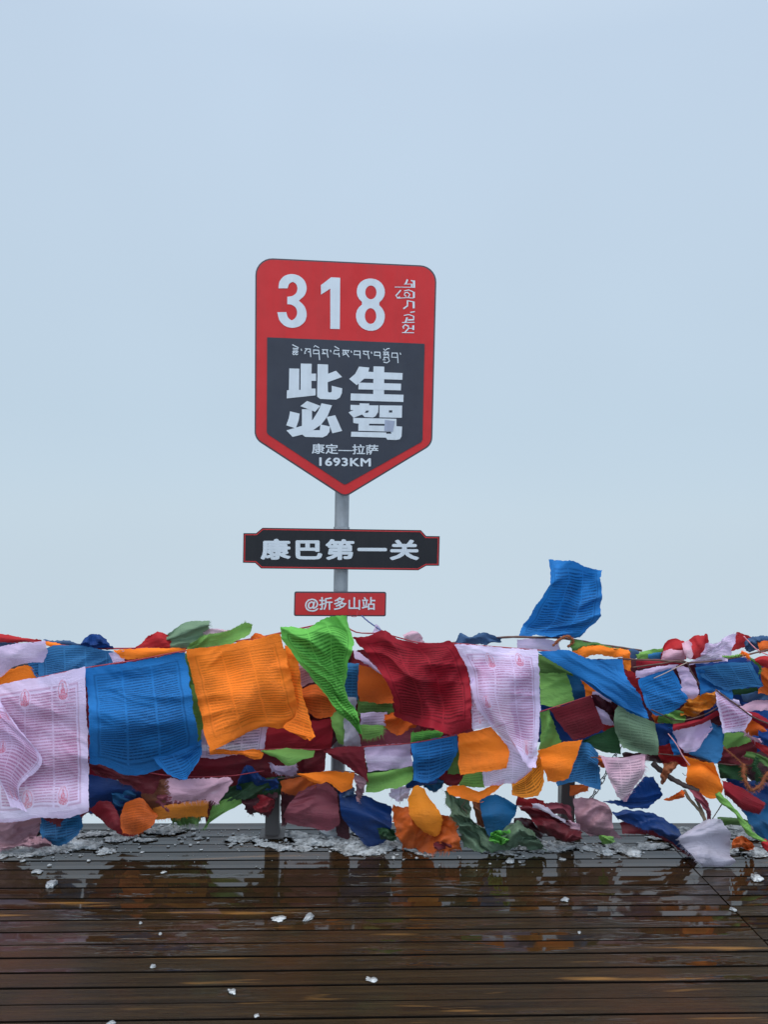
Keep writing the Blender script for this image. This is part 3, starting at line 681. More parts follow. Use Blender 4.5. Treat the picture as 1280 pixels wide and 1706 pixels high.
F('navy', 3.70, "navy blue bunched cloth standing up on the top rope at the left", [(133, 1073, 0), (142, 1063, 1), (162, 1057, 1), (176, 1066)], [(131, 1076), (148, 1075, 2), (170, 1072, 1), (184, 1075)], [(140, 1078), (160, 1082), (190, 1081)], amp=1.3, fr=2.2, bulge=2.5)
F('orange', 3.66, "long narrow orange flag edge above the big blue flag", [(188, 1083), (250, 1080), (310, 1080)], [(205, 1099), (222, 1098), (308, 1090)], amp=.5)
F('lilac', 3.65, "tiny lilac scrap between the faded blue flag and the orange edge", [(180, 1088), (207, 1084)], [(188, 1104), (206, 1101)], amp=.4)
F('crimson', 3.71, "orange red tuft sticking up left of the green tufts", [(248, 1059), (264, 1053), (286, 1059)], [(236, 1070), (258, 1070), (284, 1072)], [(222, 1081), (250, 1083), (282, 1083)], amp=1.0, bulge=1.5)
F('sage', 3.69, "pale grey green tuft puffed up on the rope, left of two", [(281, 1056), (300, 1042), (325, 1034), (348, 1034)], [(278, 1066), (305, 1058), (330, 1052), (348, 1047)], [(274, 1081), (300, 1081), (340, 1078)], amp=1.2, fr=1.6, bulge=3, fringe='r')
F('pink', 3.71, "small mauve scrap between the two green tufts on the rope", [(338, 1048), (355, 1046), (385, 1050)], [(338, 1062), (385, 1062)], amp=.6)
F('green', 3.66, "grass green tuft with curled tip above the biggest orange flag", [(316, 1072), (340, 1059), (385, 1050), (412, 1037), (421, 1041)], [(312, 1077), (345, 1069), (385, 1062), (405, 1056), (419, 1050)], [(311, 1082), (345, 1081), (376, 1078), (395, 1068), (416, 1057)], amp=1.2, fr=1.5, bulge=2.5, fringe='t')
F('rust', 3.70, "small rust orange bump behind the top right corner of the biggest orange flag", [(417, 1062), (424, 1055), (442, 1060)], [(415, 1072), (445, 1070)], amp=.6)
F('green', 3.70, "narrow green sliver between the big blue and the biggest orange flag", [(318, 1140), (342, 1140)], [(328, 1241), (348, 1237)], amp=.4)
F('lilac', 3.67, "lilac printed cloth under the lower edge of the biggest orange flag", [(336, 1215), (390, 1208), (446, 1205)], [(334, 1262), (350, 1264), (390, 1258), (440, 1250)], pr=DK, amp=.6)
# ---- lower left
F('maroon', 3.70, "maroon twisted cloth under the lower edge of the big blue flag", [(146, 1266), (200, 1276), (262, 1284)], [(152, 1282), (205, 1294), (266, 1298)], [(160, 1290), (210, 1306), (240, 1321), (258, 1322)], amp=1.2, fr=1.6, bulge=1.5, wet=.4)
F('navy', 3.75, "dark navy cloth between the big white flag's lower edge and the rust orange one", [(140, 1290), (180, 1296), (240, 1310)], [(140, 1330), (190, 1330), (240, 1330)], [(148, 1356), (190, 1352), (232, 1345)], amp=1.4, wet=.4)
F('red', 3.70, "wet red cloth curving down in a loop to the slush at lower left", [(150, 1350), (165, 1334), (186, 1336)], [(163, 1362), (180, 1352, 1), (194, 1352)], [(183, 1379), (192, 1372, 1), (203, 1368)], [(204, 1392), (222, 1392, 1), (236, 1386), (254, 1377)], amp=.8, wet=.6, bulge=1)
F('rust', 3.67, "rust orange rounded flag hanging in the loop of the wet red cloth", [(208, 1338), (236, 1330), (256, 1352)], [(199, 1366), (225, 1362), (262, 1360)], [(204, 1388), (225, 1391), (252, 1377)], pr=FT, amp=1.0, wet=.3)
F('slate', 3.74, "small dull slate scrap between wet red cloth and rust orange flag", [(188, 1335), (212, 1332)], [(192, 1372), (206, 1368)], amp=.6, wet=.4)
F('brown', 3.74, "dirty brown cloth behind the left end of the frayed mauve flag", [(236, 1306), (290, 1296)], [(234, 1348), (292, 1346)], amp=1.0, wet=.5)
F('amber', 3.71, "amber strip below the frayed mauve flag", [(254, 1346), (300, 1337), (346, 1332)], [(258, 1366), (300, 1362), (346, 1360)], amp=.8, wet=.5)
F('olive', 3.72, "torn green cloth with ragged lower edge below the amber strip", [(280, 1358), (310, 1355), (344, 1355)], [(286, 1368), (310, 1374), (336, 1368)], amp=1.3, fr=2, wet=.4, fray=1.5, fringe='b')
F('maroon', 3.74, "dark red scrap behind the right end of the amber strip", [(336, 1318), (366, 1326)], [(344, 1372), (350, 1366), (364, 1346)], amp=.8, wet=.5)
F('green', 3.73, "thin hanging green edge right of the amber strip, over the fog gap", [(356, 1338), (380, 1330), (420, 1318)], [(346, 1366), (372, 1350), (412, 1332)], [(340, 1378), (343, 1376), (350, 1366)], amp=.7, wet=.3, fringe='b')
F('pink', 3.60, "mauve frayed flag with rounded right end, under the big blue one", [(278, 1297), (320, 1298), (378, 1294)], [(282, 1315), (325, 1316), (386, 1302)], [(285, 1334), (320, 1335), (345, 1332), (364, 1338)], amp=1.0, fringe='lb', wet=.1, fray=1.2)
F('maroon', 3.79, "wide maroon cloth hanging behind, under the biggest orange flag", [(232, 1262), (330, 1250), (400, 1250), (520, 1240)], [(236, 1290), (316, 1285), (400, 1285), (520, 1280)], [(245, 1310), (318, 1322), (400, 1312), (520, 1310)], amp=1.8, wet=.3)
F('teal', 3.62, "teal printed lobe resting on the slush under the big white flag", [(68, 1362), (100, 1352), (138, 1346)], [(66, 1386), (100, 1382), (136, 1376)], [(72, 1402), (100, 1410), (130, 1388)], pr=DK, amp=1.0, bulge=3, wet=.3)
F('maroon', 3.60, "ragged maroon hem between the big white flag and the teal lobe", [(70, 1360), (110, 1352), (150, 1346)], [(74, 1366), (98, 1374), (120, 1366), (146, 1354)], amp=.9, fr=2, fray=1.6, wet=.4)
F('dusty', 3.64, "dusty pink folded cloth lying at the lower left picture edge", [(-16, 1366), (30, 1362), (74, 1358)], [(-16, 1394), (22, 1392, 3), (40, 1384, 0), (68, 1374, 2)], [(-16, 1420), (20, 1413), (56, 1405)], amp=1.8, fr=1.6, bulge=2, wet=.4)
F('olive', 3.68, "small green edge at the left picture border beside the big white flag", [(-16, 1262), (4, 1268)], [(-16, 1305), (7, 1297)], amp=.4)
F('navy', 3.70, "crumpled navy cloth with pointed top under the lilac and orange hems", [(396, 1300), (412, 1274), (428, 1284), (440, 1298), (462, 1296)], [(394, 1310), (415, 1296), (430, 1304), (446, 1302), (464, 1306)], [(392, 1316), (430, 1316), (464, 1314)], amp=1.5, fr=2, bulge=2, wet=.3)
F('dgreen', 3.73, "dark green drooping cloth below the crumpled navy one", [(370, 1312), (420, 1302), (474, 1292)], [(355, 1326), (400, 1322), (474, 1312)], [(346, 1338), (400, 1332), (472, 1324)], amp=1.3, wet=.4)
F('dark', 3.74, "very dark red ragged cloth hanging left of the middle post", [(400, 1330), (450, 1322), (462, 1322)], [(410, 1352), (440, 1350), (452, 1350)], [(416, 1359), (436, 1357), (446, 1362)], amp=1.2, wet=.5, fray=1.6)
F('green', 3.62, "green triangular flag drooping right below the biggest orange flag", [(435, 1250), (480, 1247), (525, 1251)], [(440, 1254), (460, 1263), (480, 1276), (500, 1268), (523, 1261)], amp=.7)
F('maroon', 3.60, "maroon triangular flag stretched below the lime tip", [(534, 1248), (570, 1244), (606, 1243)], [(540, 1252), (575, 1275), (614, 1303)], amp=.7)
F('red', 3.74, "dark red cloth in shadow right under the biggest orange flag's fold", [(425, 1214), (480, 1206), (556, 1196)], [(440, 1253), (500, 1254), (552, 1248)], amp=1.4)
F('maroon', 3.77, "long maroon cloth hanging beside the lower sign pole", [(496, 1190), (548, 1188)], [(508, 1240), (545, 1240)], [(504, 1300), (540, 1284)], amp=1.0, wet=.2)
F('orange', 3.61, "bright orange wavy strip under the maroon triangular flag", [(494, 1289), (545, 1285), (591, 1287)], [(500, 1292), (525, 1305, 1), (548, 1304), (572, 1320, 1), (586, 1312)], amp=1.0, bulge=1)
F('rust', 3.70, "dull rust cloth behind the left end of the bright orange wavy strip", [(466, 1302), (500, 1294), (530, 1294)], [(470, 1318), (496, 1326), (526, 1312)], amp=1.0, wet=.4)
F('rose', 3.70, "wide dirty rose flag hanging right of the middle post near the deck", [(500, 1316), (545, 1304), (562, 1322)], [(476, 1348), (520, 1345), (564, 1348)], [(468, 1370), (515, 1378), (545, 1384), (566, 1374)], amp=1.3, wet=.5)
F('dark', 3.74, "narrow dark red cloth hanging on the middle post", [(468, 1318), (515, 1312)], [(468, 1350), (488, 1345)], [(469, 1374), (476, 1374)], amp=1.0, wet=.5)
F('navy', 3.66, "wet deep blue flag whose tip touches the deck under the sign", [(566, 1320), (600, 1324), (651, 1342)], [(570, 1362), (610, 1362), (653, 1368)], [(596, 1395), (616, 1400), (650, 1392)], [(606, 1404), (617, 1412), (640, 1402)], amp=1.8, wet=.6)
# ---- centre
F('pink', 3.72, "mauve printed patch left of the lime flag's middle", [(495, 1098), (518, 1098)], [(499, 1146), (530, 1134)], pr=FT, amp=.5)
F('rust', 3.70, "rust orange flag between the lime flag and the biggest orange one", [(498, 1150), (525, 1140), (550, 1155)], [(502, 1180), (526, 1196), (562, 1192)], pr=FT, amp=.8)
F('orange', 3.73, "small orange wedge above the mauve patch beside the biggest orange flag", [(474, 1075), (500, 1080)], [(480, 1112), (512, 1104)], amp=.5)
F('green', 3.69, "yellow green flag hanging left of the white scarf strip", [(550, 1192), (577, 1180)], [(554, 1212), (578, 1212)], [(566, 1239), (578, 1242)], amp=.6)
F('greyw', 3.66, "greyish white silk scarf strip hanging straight below the lime flag", [(574, 1160), (593, 1160)], [(573, 1200, 1), (586, 1200, -1), (594, 1200, 1)], [(574, 1244, 1), (588, 1244, -1), (602, 1244, 1)], amp=.8, fr=2, name="scarf", cat="scarf")
F('blue2', 3.70, "narrow blue printed flag between the lime and the small orange ones", [(568, 1103), (598, 1105)], [(566, 1166), (597, 1166)], pr=DK, amp=.6)
F('rust', 3.67, "small rust orange flag left of the large dark red one", [(598, 1108), (630, 1114), (662, 1140)], [(596, 1140), (630, 1146), (662, 1150)], [(598, 1168), (630, 1172), (657, 1171)], amp=.9)
F('lilac', 3.66, "lilac twisted scrap along the left edge of the large dark red flag", [(588, 1082), (606, 1092), (640, 1122)], [(592, 1098), (612, 1108), (640, 1128)], amp=.8, fr=2)
F('olive', 3.72, "dull green flag right under the small rust orange one", [(595, 1164), (655, 1168)], [(597, 1192), (656, 1190)], pr=FT, amp=.5)
F('lilac', 3.71, "greyish lilac patch below the dull green flag", [(600, 1188), (646, 1186)], [(602, 1214), (644, 1210)], pr=FT, amp=.5)
F('green', 3.69, "yellow green fringed flag right of the white scarf strip", [(600, 1208), (639, 1208)], [(604, 1232), (638, 1224)], pr=FT, amp=.5, fringe='br')
F('rust', 3.69, "pinkish orange torn cloth under the lower left of the large dark red flag", [(640, 1191), (668, 1187), (692, 1200)], [(640, 1210), (660, 1223), (694, 1208)], amp=1.2, fr=1.8, fray=1.2)
F('rose', 3.73, "dull mauve brown cloth above the plain lilac flag in the middle", [(598, 1224), (640, 1215), (700, 1208)], [(600, 1250), (640, 1252), (700, 1248)], amp=1.2, fr=1.8)
F('lilac', 3.63, "plain lilac oblong flag above a yellow green one, right of the maroon triangle", [(606, 1246), (640, 1240), (684, 1238)], [(613, 1286), (650, 1282), (688, 1276)], amp=.9)
F('green', 3.65, "yellow green flag with curled lower edge under the plain lilac oblong", [(611, 1288), (650, 1284), (689, 1276)], [(611, 1305), (650, 1302), (689, 1292)], [(609, 1320), (625, 1321), (640, 1316), (665, 1312), (688, 1300)], amp=.8, fr=1.5)
F('lime', 3.68, "small fringed lime patch right under the large dark red flag", [(686, 1220), (712, 1218), (742, 1216)], [(684, 1238), (735, 1230)], pr=DK, amp=.6, fringe='t')
F('blue', 3.62, "blue printed flag with curved side, left of the square orange one", [(684, 1238), (720, 1231), (763, 1223)], [(688, 1265), (720, 1262), (762, 1252)], [(689, 1300), (712, 1304), (738, 1290), (750, 1277)], pr=DK, amp=1.0, bulge=1.5)
F('navy', 3.70, "dark blue lower fold hanging beneath the blue printed flag in the middle", [(684, 1290), (730, 1292)], [(676, 1308), (690, 1308), (726, 1306)], [(678, 1316), (684, 1314), (700, 1306)], amp=.8, wet=.3)
F('orange', 3.61, "square orange flag with a cross crease beneath the large dark red one", [(763, 1224), (790, 1218), (819, 1211)], [(765, 1255), (800, 1252), (848, 1247)], [(766, 1291), (810, 1285), (845, 1280)], amp=.9)
F('olive', 3.67, "narrow green edge between the blue printed and the square orange flag", [(752, 1246), (765, 1240)], [(746, 1289), (768, 1289)], amp=.4)
F('maroon', 3.69, "maroon rounded fold under the narrow green edge, left of the square orange flag's foot", [(738, 1284), (785, 1286)], [(727, 1299), (750, 1310), (778, 1302)], amp=.8, bulge=1)
F('green', 3.67, "green printed flag peeking out below the square orange one", [(775, 1288), (805, 1283)], [(764, 1310), (809, 1312)], pr=FT, amp=.5)
F('lilac', 3.64, "greyish lilac thin flag below the large white one, right of the square orange flag", [(803, 1283), (838, 1235), (892, 1268)], [(805, 1298), (845, 1285), (886, 1288)], [(808, 1311), (850, 1305), (880, 1306)], pr=FT, amp=.8)
F('orange', 3.64, "orange wavy band with upturned right end under the green printed flag", [(744, 1312), (775, 1309), (800, 1318), (818, 1308), (840, 1297)], [(747, 1320), (772, 1325), (802, 1330), (825, 1312), (842, 1299)], [(750, 1324), (772, 1331), (803, 1336), (820, 1322), (842, 1304)], amp=.8, bulge=1)
F('amber', 3.66, "yellow orange printed flag with rounded corner below the large white one's tip", [(853, 1305), (880, 1285), (900, 1250)], [(853, 1316), (880, 1310), (906, 1284)], [(854, 1325), (880, 1329), (898, 1325), (907, 1300)], pr=DK, amp=.7)
F('teal', 3.64, "smooth teal blue pouch shaped flag above the bright green rag", [(799, 1334), (825, 1324), (862, 1342)], [(803, 1360), (830, 1355), (859, 1358)], [(811, 1389), (820, 1393), (846, 1377)], amp=1.0, bulge=4, wet=.3)
F('sage', 3.66, "long pale green heap of wet cloth lying on the deck beside the rust orange rag", [(740, 1314), (765, 1326), (786, 1332)], [(750, 1355), (772, 1360), (790, 1372)], [(768, 1388), (800, 1388), (842, 1396)], [(774, 1411), (810, 1420), (856, 1412)], amp=2.4, fr=2.4, bulge=4, wet=.5, fray=1.2, fringe='l')
F('sage', 3.60, "grey green wet rag next to the snow clod, left of the wet maroon heap", [(835, 1385), (862, 1368), (892, 1390)], [(840, 1404), (866, 1394), (905, 1408)], [(846, 1414), (870, 1412), (912, 1418)], amp=2.0, fr=2.6, bulge=3, wet=.5, fray=1.2)
F('lime', 3.58, "small bright green crumpled rag at the foot of the teal pouch", [(818, 1388), (832, 1382), (850, 1386)], [(816, 1396), (832, 1394), (852, 1396)], [(824, 1405), (836, 1407), (848, 1402)], amp=2.0, fr=4, bulge=4, fray=1)
F('rust', 3.66, "torn rust orange rag draped down on the deck with a bleached patch", [(653, 1340), (680, 1342), (720, 1355), (763, 1361)], [(655, 1370), (690, 1375), (730, 1375), (765, 1380)], [(664, 1395), (700, 1398), (740, 1400), (767, 1410)], [(668, 1411), (688, 1420), (722, 1418), (769, 1416)], amp=1.8, fr=1.6, wet=.5, fray=1.2, fringe='b')
F('amber', 3.60, "orange egg shaped loop of cloth standing up in front of the rust rag", [(688, 1312), (696, 1309), (706, 1314)], [(681, 1335), (700, 1332), (722, 1338)], [(684, 1360), (710, 1362), (737, 1360)], [(698, 1380), (718, 1384), (737, 1374)], [(714, 1391), (726, 1394), (735, 1384)], amp=.6, bulge=5)
F('maroon', 3.57, "small dark red scrap on the deck at the foot of the rust rag", [(722, 1404), (738, 1402), (752, 1408)], [(724, 1414), (740, 1415), (752, 1415)], amp=1, fr=3, bulge=2, wet=.6)
# ---- above the middle
F('lilac', 3.70, "tiny lilac pointed tip where the thin string meets the dark red flag", [(622, 1052), (627, 1040), (636, 1050)], [(618, 1060), (640, 1060)], amp=.4)
F('pink', 3.70, "pink rounded tuft over the top edge of the large dark red flag", [(671, 1058), (682, 1052), (698, 1053), (705, 1062)], [(676, 1068), (690, 1070), (706, 1070)], amp=.9, fr=2, bulge=2, fringe='b')
F('slate', 3.69, "dark slate blue bundled cloth over the large white flag", [(759, 1070), (768, 1055), (780, 1062), (800, 1055), (836, 1062)], [(757, 1073), (775, 1066), (800, 1064), (836, 1066)], [(757, 1075), (800, 1074), (836, 1070)], amp=1.1, fr=2, bulge=2.5)
# ---- right: the standing flag and its neighbours
F('blue', 3.72, "blue printed flag blown upright above the fence", [(914, 931), (935, 934), (965, 938), (988, 949), (1003, 950)], [(917, 965), (935, 964, 2.5), (950, 963, -1), (968, 967, 2.5), (985, 966, -1), (1002, 962, 1)], [(901, 1000), (922, 1000, 2.5), (942, 1000, -1), (962, 1005, 2.5), (982, 1004, -1), (1004, 1000)], [(880, 1030), (905, 1033, 1.5), (930, 1036, -1), (955, 1038, 1.5), (997, 1032)], [(863, 1061), (890, 1060), (930, 1063), (965, 1062)], pr=DK, amp=2.6)
F('lilac', 3.72, "greyish lilac band along the rail below the upright blue flag", [(862, 1065), (900, 1064), (930, 1068)], [(864, 1082), (900, 1084), (935, 1086)], amp=.7)
F('olive', 3.70, "dull olive rope of cloth leading right from the knotted bundle", [(950, 1066), (985, 1070), (1030, 1080), (1062, 1084)], [(952, 1086), (985, 1082), (1030, 1090), (1062, 1090)], amp=1.4, fr=2.4, bulge=1.5)
F('orange', 3.64, "orange flag lying folded over the diagonal blue one at the top", [[(953, 1086), (985, 1074), (1000, 1076), (1047, 1083)], [(963, 1092), (990, 1084), (1010, 1085), (1050, 1091)], [(972, 1096), (985, 1092), (1010, 1093), (1051, 1098)]], [[(1038, 1095), (1052, 1097)], [(1038, 1112), (1052, 1119)]], amp=.9, fr=1.6)
F('slate', 3.68, "small slate blue bump right of the folded orange flag", [(1044, 1083), (1056, 1080), (1068, 1088)], [(1046, 1098), (1068, 1098)], amp=.7, bulge=1.5)
F('blue', 3.58, "blue flag stretched diagonally downwards below the folded orange one", [(896, 1086), (950, 1085), (975, 1095), (1038, 1098)], [(920, 1102), (970, 1110, 1), (1010, 1115), (1041, 1122)], [(965, 1130), (1000, 1143, 1), (1030, 1145), (1061, 1150)], [(1010, 1163), (1040, 1178, 1), (1060, 1185), (1077, 1183)], [(1052, 1187), (1072, 1195), (1082, 1197)], pr=FT, amp=1.5)
F('olive', 3.68, "dark green cloth wedge under the upper left of the diagonal blue flag", [(896, 1088), (930, 1103), (954, 1118)], [(898, 1124), (930, 1122), (956, 1127)], amp=.7)
F('green', 3.65, "grass green oblong flag right of the large white one", [(898, 1121), (945, 1121)], [(900, 1150), (952, 1147)], [(901, 1175), (930, 1177), (957, 1166)], amp=.9)
F('teal', 3.72, "dark teal cloth gap between green oblong and small orange flag", [(942, 1108), (975, 1118)], [(948, 1172), (980, 1162)], amp=.8)
F('orange', 3.68, "small orange flag under the middle of the diagonal blue one", [(966, 1126), (985, 1136), (1003, 1150)], [(978, 1161), (1004, 1155)], amp=.8)
F('white', 3.65, "thin white curved edge below the diagonal blue flag", [(988, 1152), (1020, 1154), (1054, 1178)], [(986, 1162), (1018, 1170), (1054, 1186)], amp=.5)
F('maroon', 3.61, "maroon tilted square flag under the diagonal blue one", [(917, 1182), (950, 1172), (985, 1159)], [(935, 1209), (965, 1200), (998, 1189)], [(955, 1232), (980, 1228), (1008, 1213)], pr=FT, amp=.6)
F('dark', 3.66, "dark red crumpled fold right of the maroon tilted square", [(984, 1158), (1010, 1163), (1031, 1168)], [(990, 1178), (1010, 1184), (1028, 1192)], [(1000, 1195), (1018, 1200), (1024, 1206)], amp=1.4, fr=2)
F('lilac', 3.65, "lilac triangle scrap at the right corner of the maroon tilted square", [(993, 1176), (1008, 1184), (1024, 1206)], [(1000, 1203), (1010, 1207), (1024, 1209)], amp=.5)
F('crimson', 3.67, "salmon red scrap between lilac triangle and dark green wedge", [(998, 1202), (1024, 1207)], [(1006, 1218), (1030, 1210)], amp=.5)
F('navy', 3.72, "dark blue cloth showing left of the maroon tilted square", [(898, 1170), (925, 1172)], [(920, 1205), (945, 1205)], [(930, 1236), (958, 1236)], amp=.8)
F('green', 3.67, "yellow green flag with folded foot beside the large white one's lower edge", [(900, 1187), (915, 1182)], [(902, 1215), (926, 1214)], [(898, 1250), (914, 1248), (937, 1238)], amp=1.0, fr=1.6)
F('sage', 3.60, "grey flag with green border hanging from the thin white edge", [(1026, 1184), (1034, 1174), (1060, 1186), (1091, 1206)], [(1024, 1210), (1055, 1215), (1096, 1222)], [(1032, 1235), (1062, 1242), (1098, 1246)], [(1038, 1246), (1068, 1254), (1097, 1260)], pr=FT, amp=1.2)
F('dgreen', 3.66, "dark green wedge between maroon tilted square and orange trapezoid", [(970, 1234), (1000, 1222), (1028, 1208)], [(974, 1240), (1005, 1252), (1036, 1256)], amp=.8)
F('orange', 3.62, "orange trapezoid flag left of the curled blue one near the right post", [(896, 1250), (935, 1238), (971, 1232)], [(905, 1276), (930, 1272), (959, 1265)], [(913, 1302), (930, 1302), (948, 1297)], amp=.8)
F('blue2', 3.66, "blue printed flag curled around the right dark post", [(966, 1236), (985, 1240), (997, 1256)], [(950, 1268), (975, 1266), (998, 1275)], [(928, 1302), (965, 1296), (1001, 1290)], [(930, 1310), (958, 1302), (985, 1312), (1001, 1316)], pr=DK, amp=1.2, bulge=1.5)
F('pink', 3.62, "pink tapering flag with frayed side pointing down, right of the chain", [(1000, 1260), (1040, 1261), (1077, 1254)], [(1012, 1285), (1045, 1285), (1075, 1282)], [(1022, 1310), (1045, 1313), (1060, 1308)], [(1029, 1328), (1042, 1335), (1048, 1330)], pr=DK, amp=1.2, fringe='r')
F('navy', 3.66, "navy wind blown flag with a thin tail, under the pink tapering one", [(1078, 1293), (1090, 1294)], [(1062, 1309), (1082, 1308), (1101, 1313)], [(1044, 1328), (1075, 1328), (1106, 1324)], [(1008, 1336), (1040, 1343), (1062, 1347), (1078, 1346)], amp=1.0, fray=1.2, bulge=2, fringe='l')
F('navy', 3.60, "long wet navy cloth sagging across the deck to the white scarf", [(1020, 1352), (1060, 1350), (1100, 1360), (1125, 1375), (1150, 1415), (1182, 1441)], [(1026, 1360), (1068, 1366, 2), (1104, 1380, 2), (1130, 1400, 1), (1155, 1425), (1182, 1444)], [(1030, 1366), (1070, 1379), (1105, 1393), (1130, 1411), (1160, 1433), (1183, 1447)], amp=1.5, fr=1.8, bulge=2, wet=.6)
F('maroon', 3.62, "wet red strip lying under the long navy cloth", [(1033, 1370), (1080, 1374), (1130, 1398), (1160, 1425)], [(1038, 1390), (1080, 1390), (1115, 1404), (1152, 1430)], amp=1.0, fr=2, wet=.6)
F('maroon', 3.62, "wet maroon heap of cloth at the foot of the right post, left side", [(860, 1341), (885, 1344), (915, 1354), (946, 1368)], [(882, 1360), (915, 1366), (945, 1376), (966, 1386)], [(898, 1385), (925, 1396), (950, 1402), (969, 1399)], amp=2.0, fr=1.8, bulge=3, wet=.6)
F('greyw', 3.60, "greyish white strip thrown over the wet maroon heap", [(886, 1339), (905, 1340), (925, 1356), (944, 1366)], [(888, 1345), (905, 1350), (922, 1361), (942, 1370)], amp=.9, fr=2)
F('rose', 3.68, "rose coloured wet cloth close behind the right post's foot", [(910, 1340), (935, 1336), (950, 1345)], [(915, 1355), (940, 1356), (958, 1372)], amp=1.2, fr=2, wet=.4)
F('dusty', 3.62, "dusty pink cloth bundle right of the post's foot", [(956, 1332), (985, 1330), (1010, 1338)], [(958, 1356), (990, 1350), (1019, 1352)], [(966, 1382), (990, 1388), (1022, 1382)], [(985, 1393), (1015, 1394), (1040, 1398)], amp=1.8, fr=1.5, bulge=4, wet=.4)
F('dark', 3.68, "black red wet cloth heap left of the maroon heap", [(856, 1362), (880, 1364), (900, 1378)], [(856, 1384), (880, 1390), (905, 1396)], amp=1.6, fr=2, bulge=2, wet=.7)
F('greyw', 3.52, "greyish white crumpled silk scarf spread on the deck at right", [(1176, 1366), (1198, 1364), (1214, 1380)], [(1132, 1398), (1172, 1394, 2), (1200, 1392), (1219, 1394)], [(1150, 1420), (1180, 1418, 2), (1202, 1420), (1218, 1424)], [(1172, 1446), (1195, 1448), (1208, 1447), (1229, 1436)], amp=2.3, fr=1.1, bulge=2.5, wet=.1, fringe='l', name="scarf", cat="scarf")
# ---- far right tangle
F('orange', 3.58, "bright orange flag rolled over itself, hanging at the top of the green twist", [(1141, 1258), (1160, 1267), (1190, 1271)], [(1146, 1282), (1172, 1276, 2), (1201, 1298)], [(1146, 1308), (1172, 1306, 3), (1205, 1316)], [(1158, 1320), (1188, 1330, 1), (1204, 1322)], amp=1.4, bulge=2.5)
F('teal', 3.66, "blue cloth at the lower right picture edge beside the green twist", [(1232, 1342), (1260, 1334), (1292, 1332)], [(1250, 1370), (1292, 1370)], [(1262, 1392), (1292, 1402)], amp=1.0, wet=.3)
F('red', 3.64, "wet red cloth sagging above the green twist at right", [(1204, 1300), (1225, 1307), (1277, 1338)], [(1206, 1314), (1236, 1330), (1272, 1346)], [(1209, 1324), (1240, 1349), (1266, 1356)], amp=1.3, bulge=1.5, wet=.3)
F('dgreen', 3.70, "dark green cloth hanging under the right part of the rope", [(1198, 1272), (1246, 1270)], [(1200, 1296), (1246, 1302)], amp=1.0)
F('maroon', 3.72, "maroon cloth in the dark right tangle below the green flag", [(1196, 1244), (1230, 1236), (1262, 1230)], [(1198, 1276), (1262, 1278)], amp=1.4, wet=.2)
F('lilac', 3.62, "lilac flag under the red strip in the right tangle", [(1122, 1218), (1152, 1207), (1186, 1194)], [(1130, 1238), (1155, 1234), (1184, 1222)], [(1140, 1254), (1162, 1250), (1172, 1232)], amp=1.3, fr=1.6)
F('blue2', 3.66, "smooth blue flag behind the lilac one in the right tangle", [(1183, 1200), (1196, 1208)], [(1162, 1236), (1186, 1226), (1208, 1224)], [(1150, 1256), (1180, 1256), (1204, 1258)], [(1176, 1268), (1190, 1272), (1201, 1268)], amp=1.2, bulge=1.5)
F('red', 3.60, "red strip stretched below the green crumpled bunch at right", [(1121, 1207), (1160, 1199), (1196, 1184)], [(1123, 1218), (1160, 1208), (1199, 1192)], amp=.8, bulge=.8)
F('navy', 3.64, "navy short flag hanging beside the grey and green one", [(1092, 1206), (1106, 1205), (1122, 1206)], [(1095, 1225), (1108, 1222), (1120, 1224)], [(1100, 1241), (1110, 1240), (1117, 1236)], amp=1.2)
F('blue', 3.62, "thin twisted blue strip hanging right of the short navy flag", [(1112, 1212), (1122, 1212)], [(1116, 1235), (1130, 1238)], [(1124, 1258), (1136, 1256)], amp=1.0, fr=2)
F('crimson', 3.68, "dark crimson rag around the top of the dry branch", [(1094, 1244), (1120, 1238), (1150, 1252)], [(1100, 1262), (1125, 1260), (1150, 1270)], [(1108, 1276), (1130, 1272), (1150, 1278)], amp=1.6, fr=2)
F('white', 3.56, "white red printed triangle flag in the right tangle", [(1193, 1150), (1199, 1152)], [(1196, 1178), (1212, 1172), (1233, 1178)], [(1201, 1205), (1225, 1200), (1254, 1194)], [(1206, 1222), (1220, 1220), (1242, 1217)], pr=RED, amp=1.0)
F('pink', 3.63, "pale pink band running right from the white triangle", [(1232, 1178), (1258, 1167), (1292, 1168)], [(1240, 1186), (1262, 1184), (1292, 1183)], amp=.6, bulge=.8)
F('pink', 3.60, "frayed pink scrap under the lower corner of the white triangle", [(1232, 1214), (1250, 1222), (1268, 1236)], [(1240, 1222), (1254, 1232), (1270, 1238)], amp=1.0, fr=3, fray=1.5, fringe='tb')
F('red', 3.61, "red strip hanging from the pale pink band at the right edge", [(1240, 1183), (1262, 1188), (1292, 1206)], [(1246, 1191), (1268, 1200), (1292, 1218)], [(1252, 1198), (1270, 1208), (1292, 1230)], amp=.8)
F('rust', 3.66, "dull orange green cloth behind the white triangle's right corner", [(1238, 1202), (1258, 1196), (1280, 1218)], [(1244, 1228), (1262, 1226), (1280, 1232)], amp=1.0)
F('green', 3.67, "plain green flag below the white triangle", [(1208, 1220), (1240, 1222), (1254, 1228)], [(1205, 1248), (1228, 1244), (1252, 1236)], amp=.9)
F('crimson', 3.63, "crimson edge sloping to the right border under the pink scrap", [(1250, 1232), (1270, 1238), (1292, 1240)], [(1262, 1246), (1278, 1256), (1292, 1266)], amp=.7)
F('blue', 3.60, "blue printed square flag knotted left of the centre knot, right part of the fence", [(1063, 1133), (1090, 1121), (1119, 1113)], [(1072, 1160), (1105, 1150), (1136, 1142)], [(1080, 1180), (1120, 1172), (1148, 1164)], [(1092, 1193), (1112, 1191), (1138, 1174)], pr=DK, amp=.8)
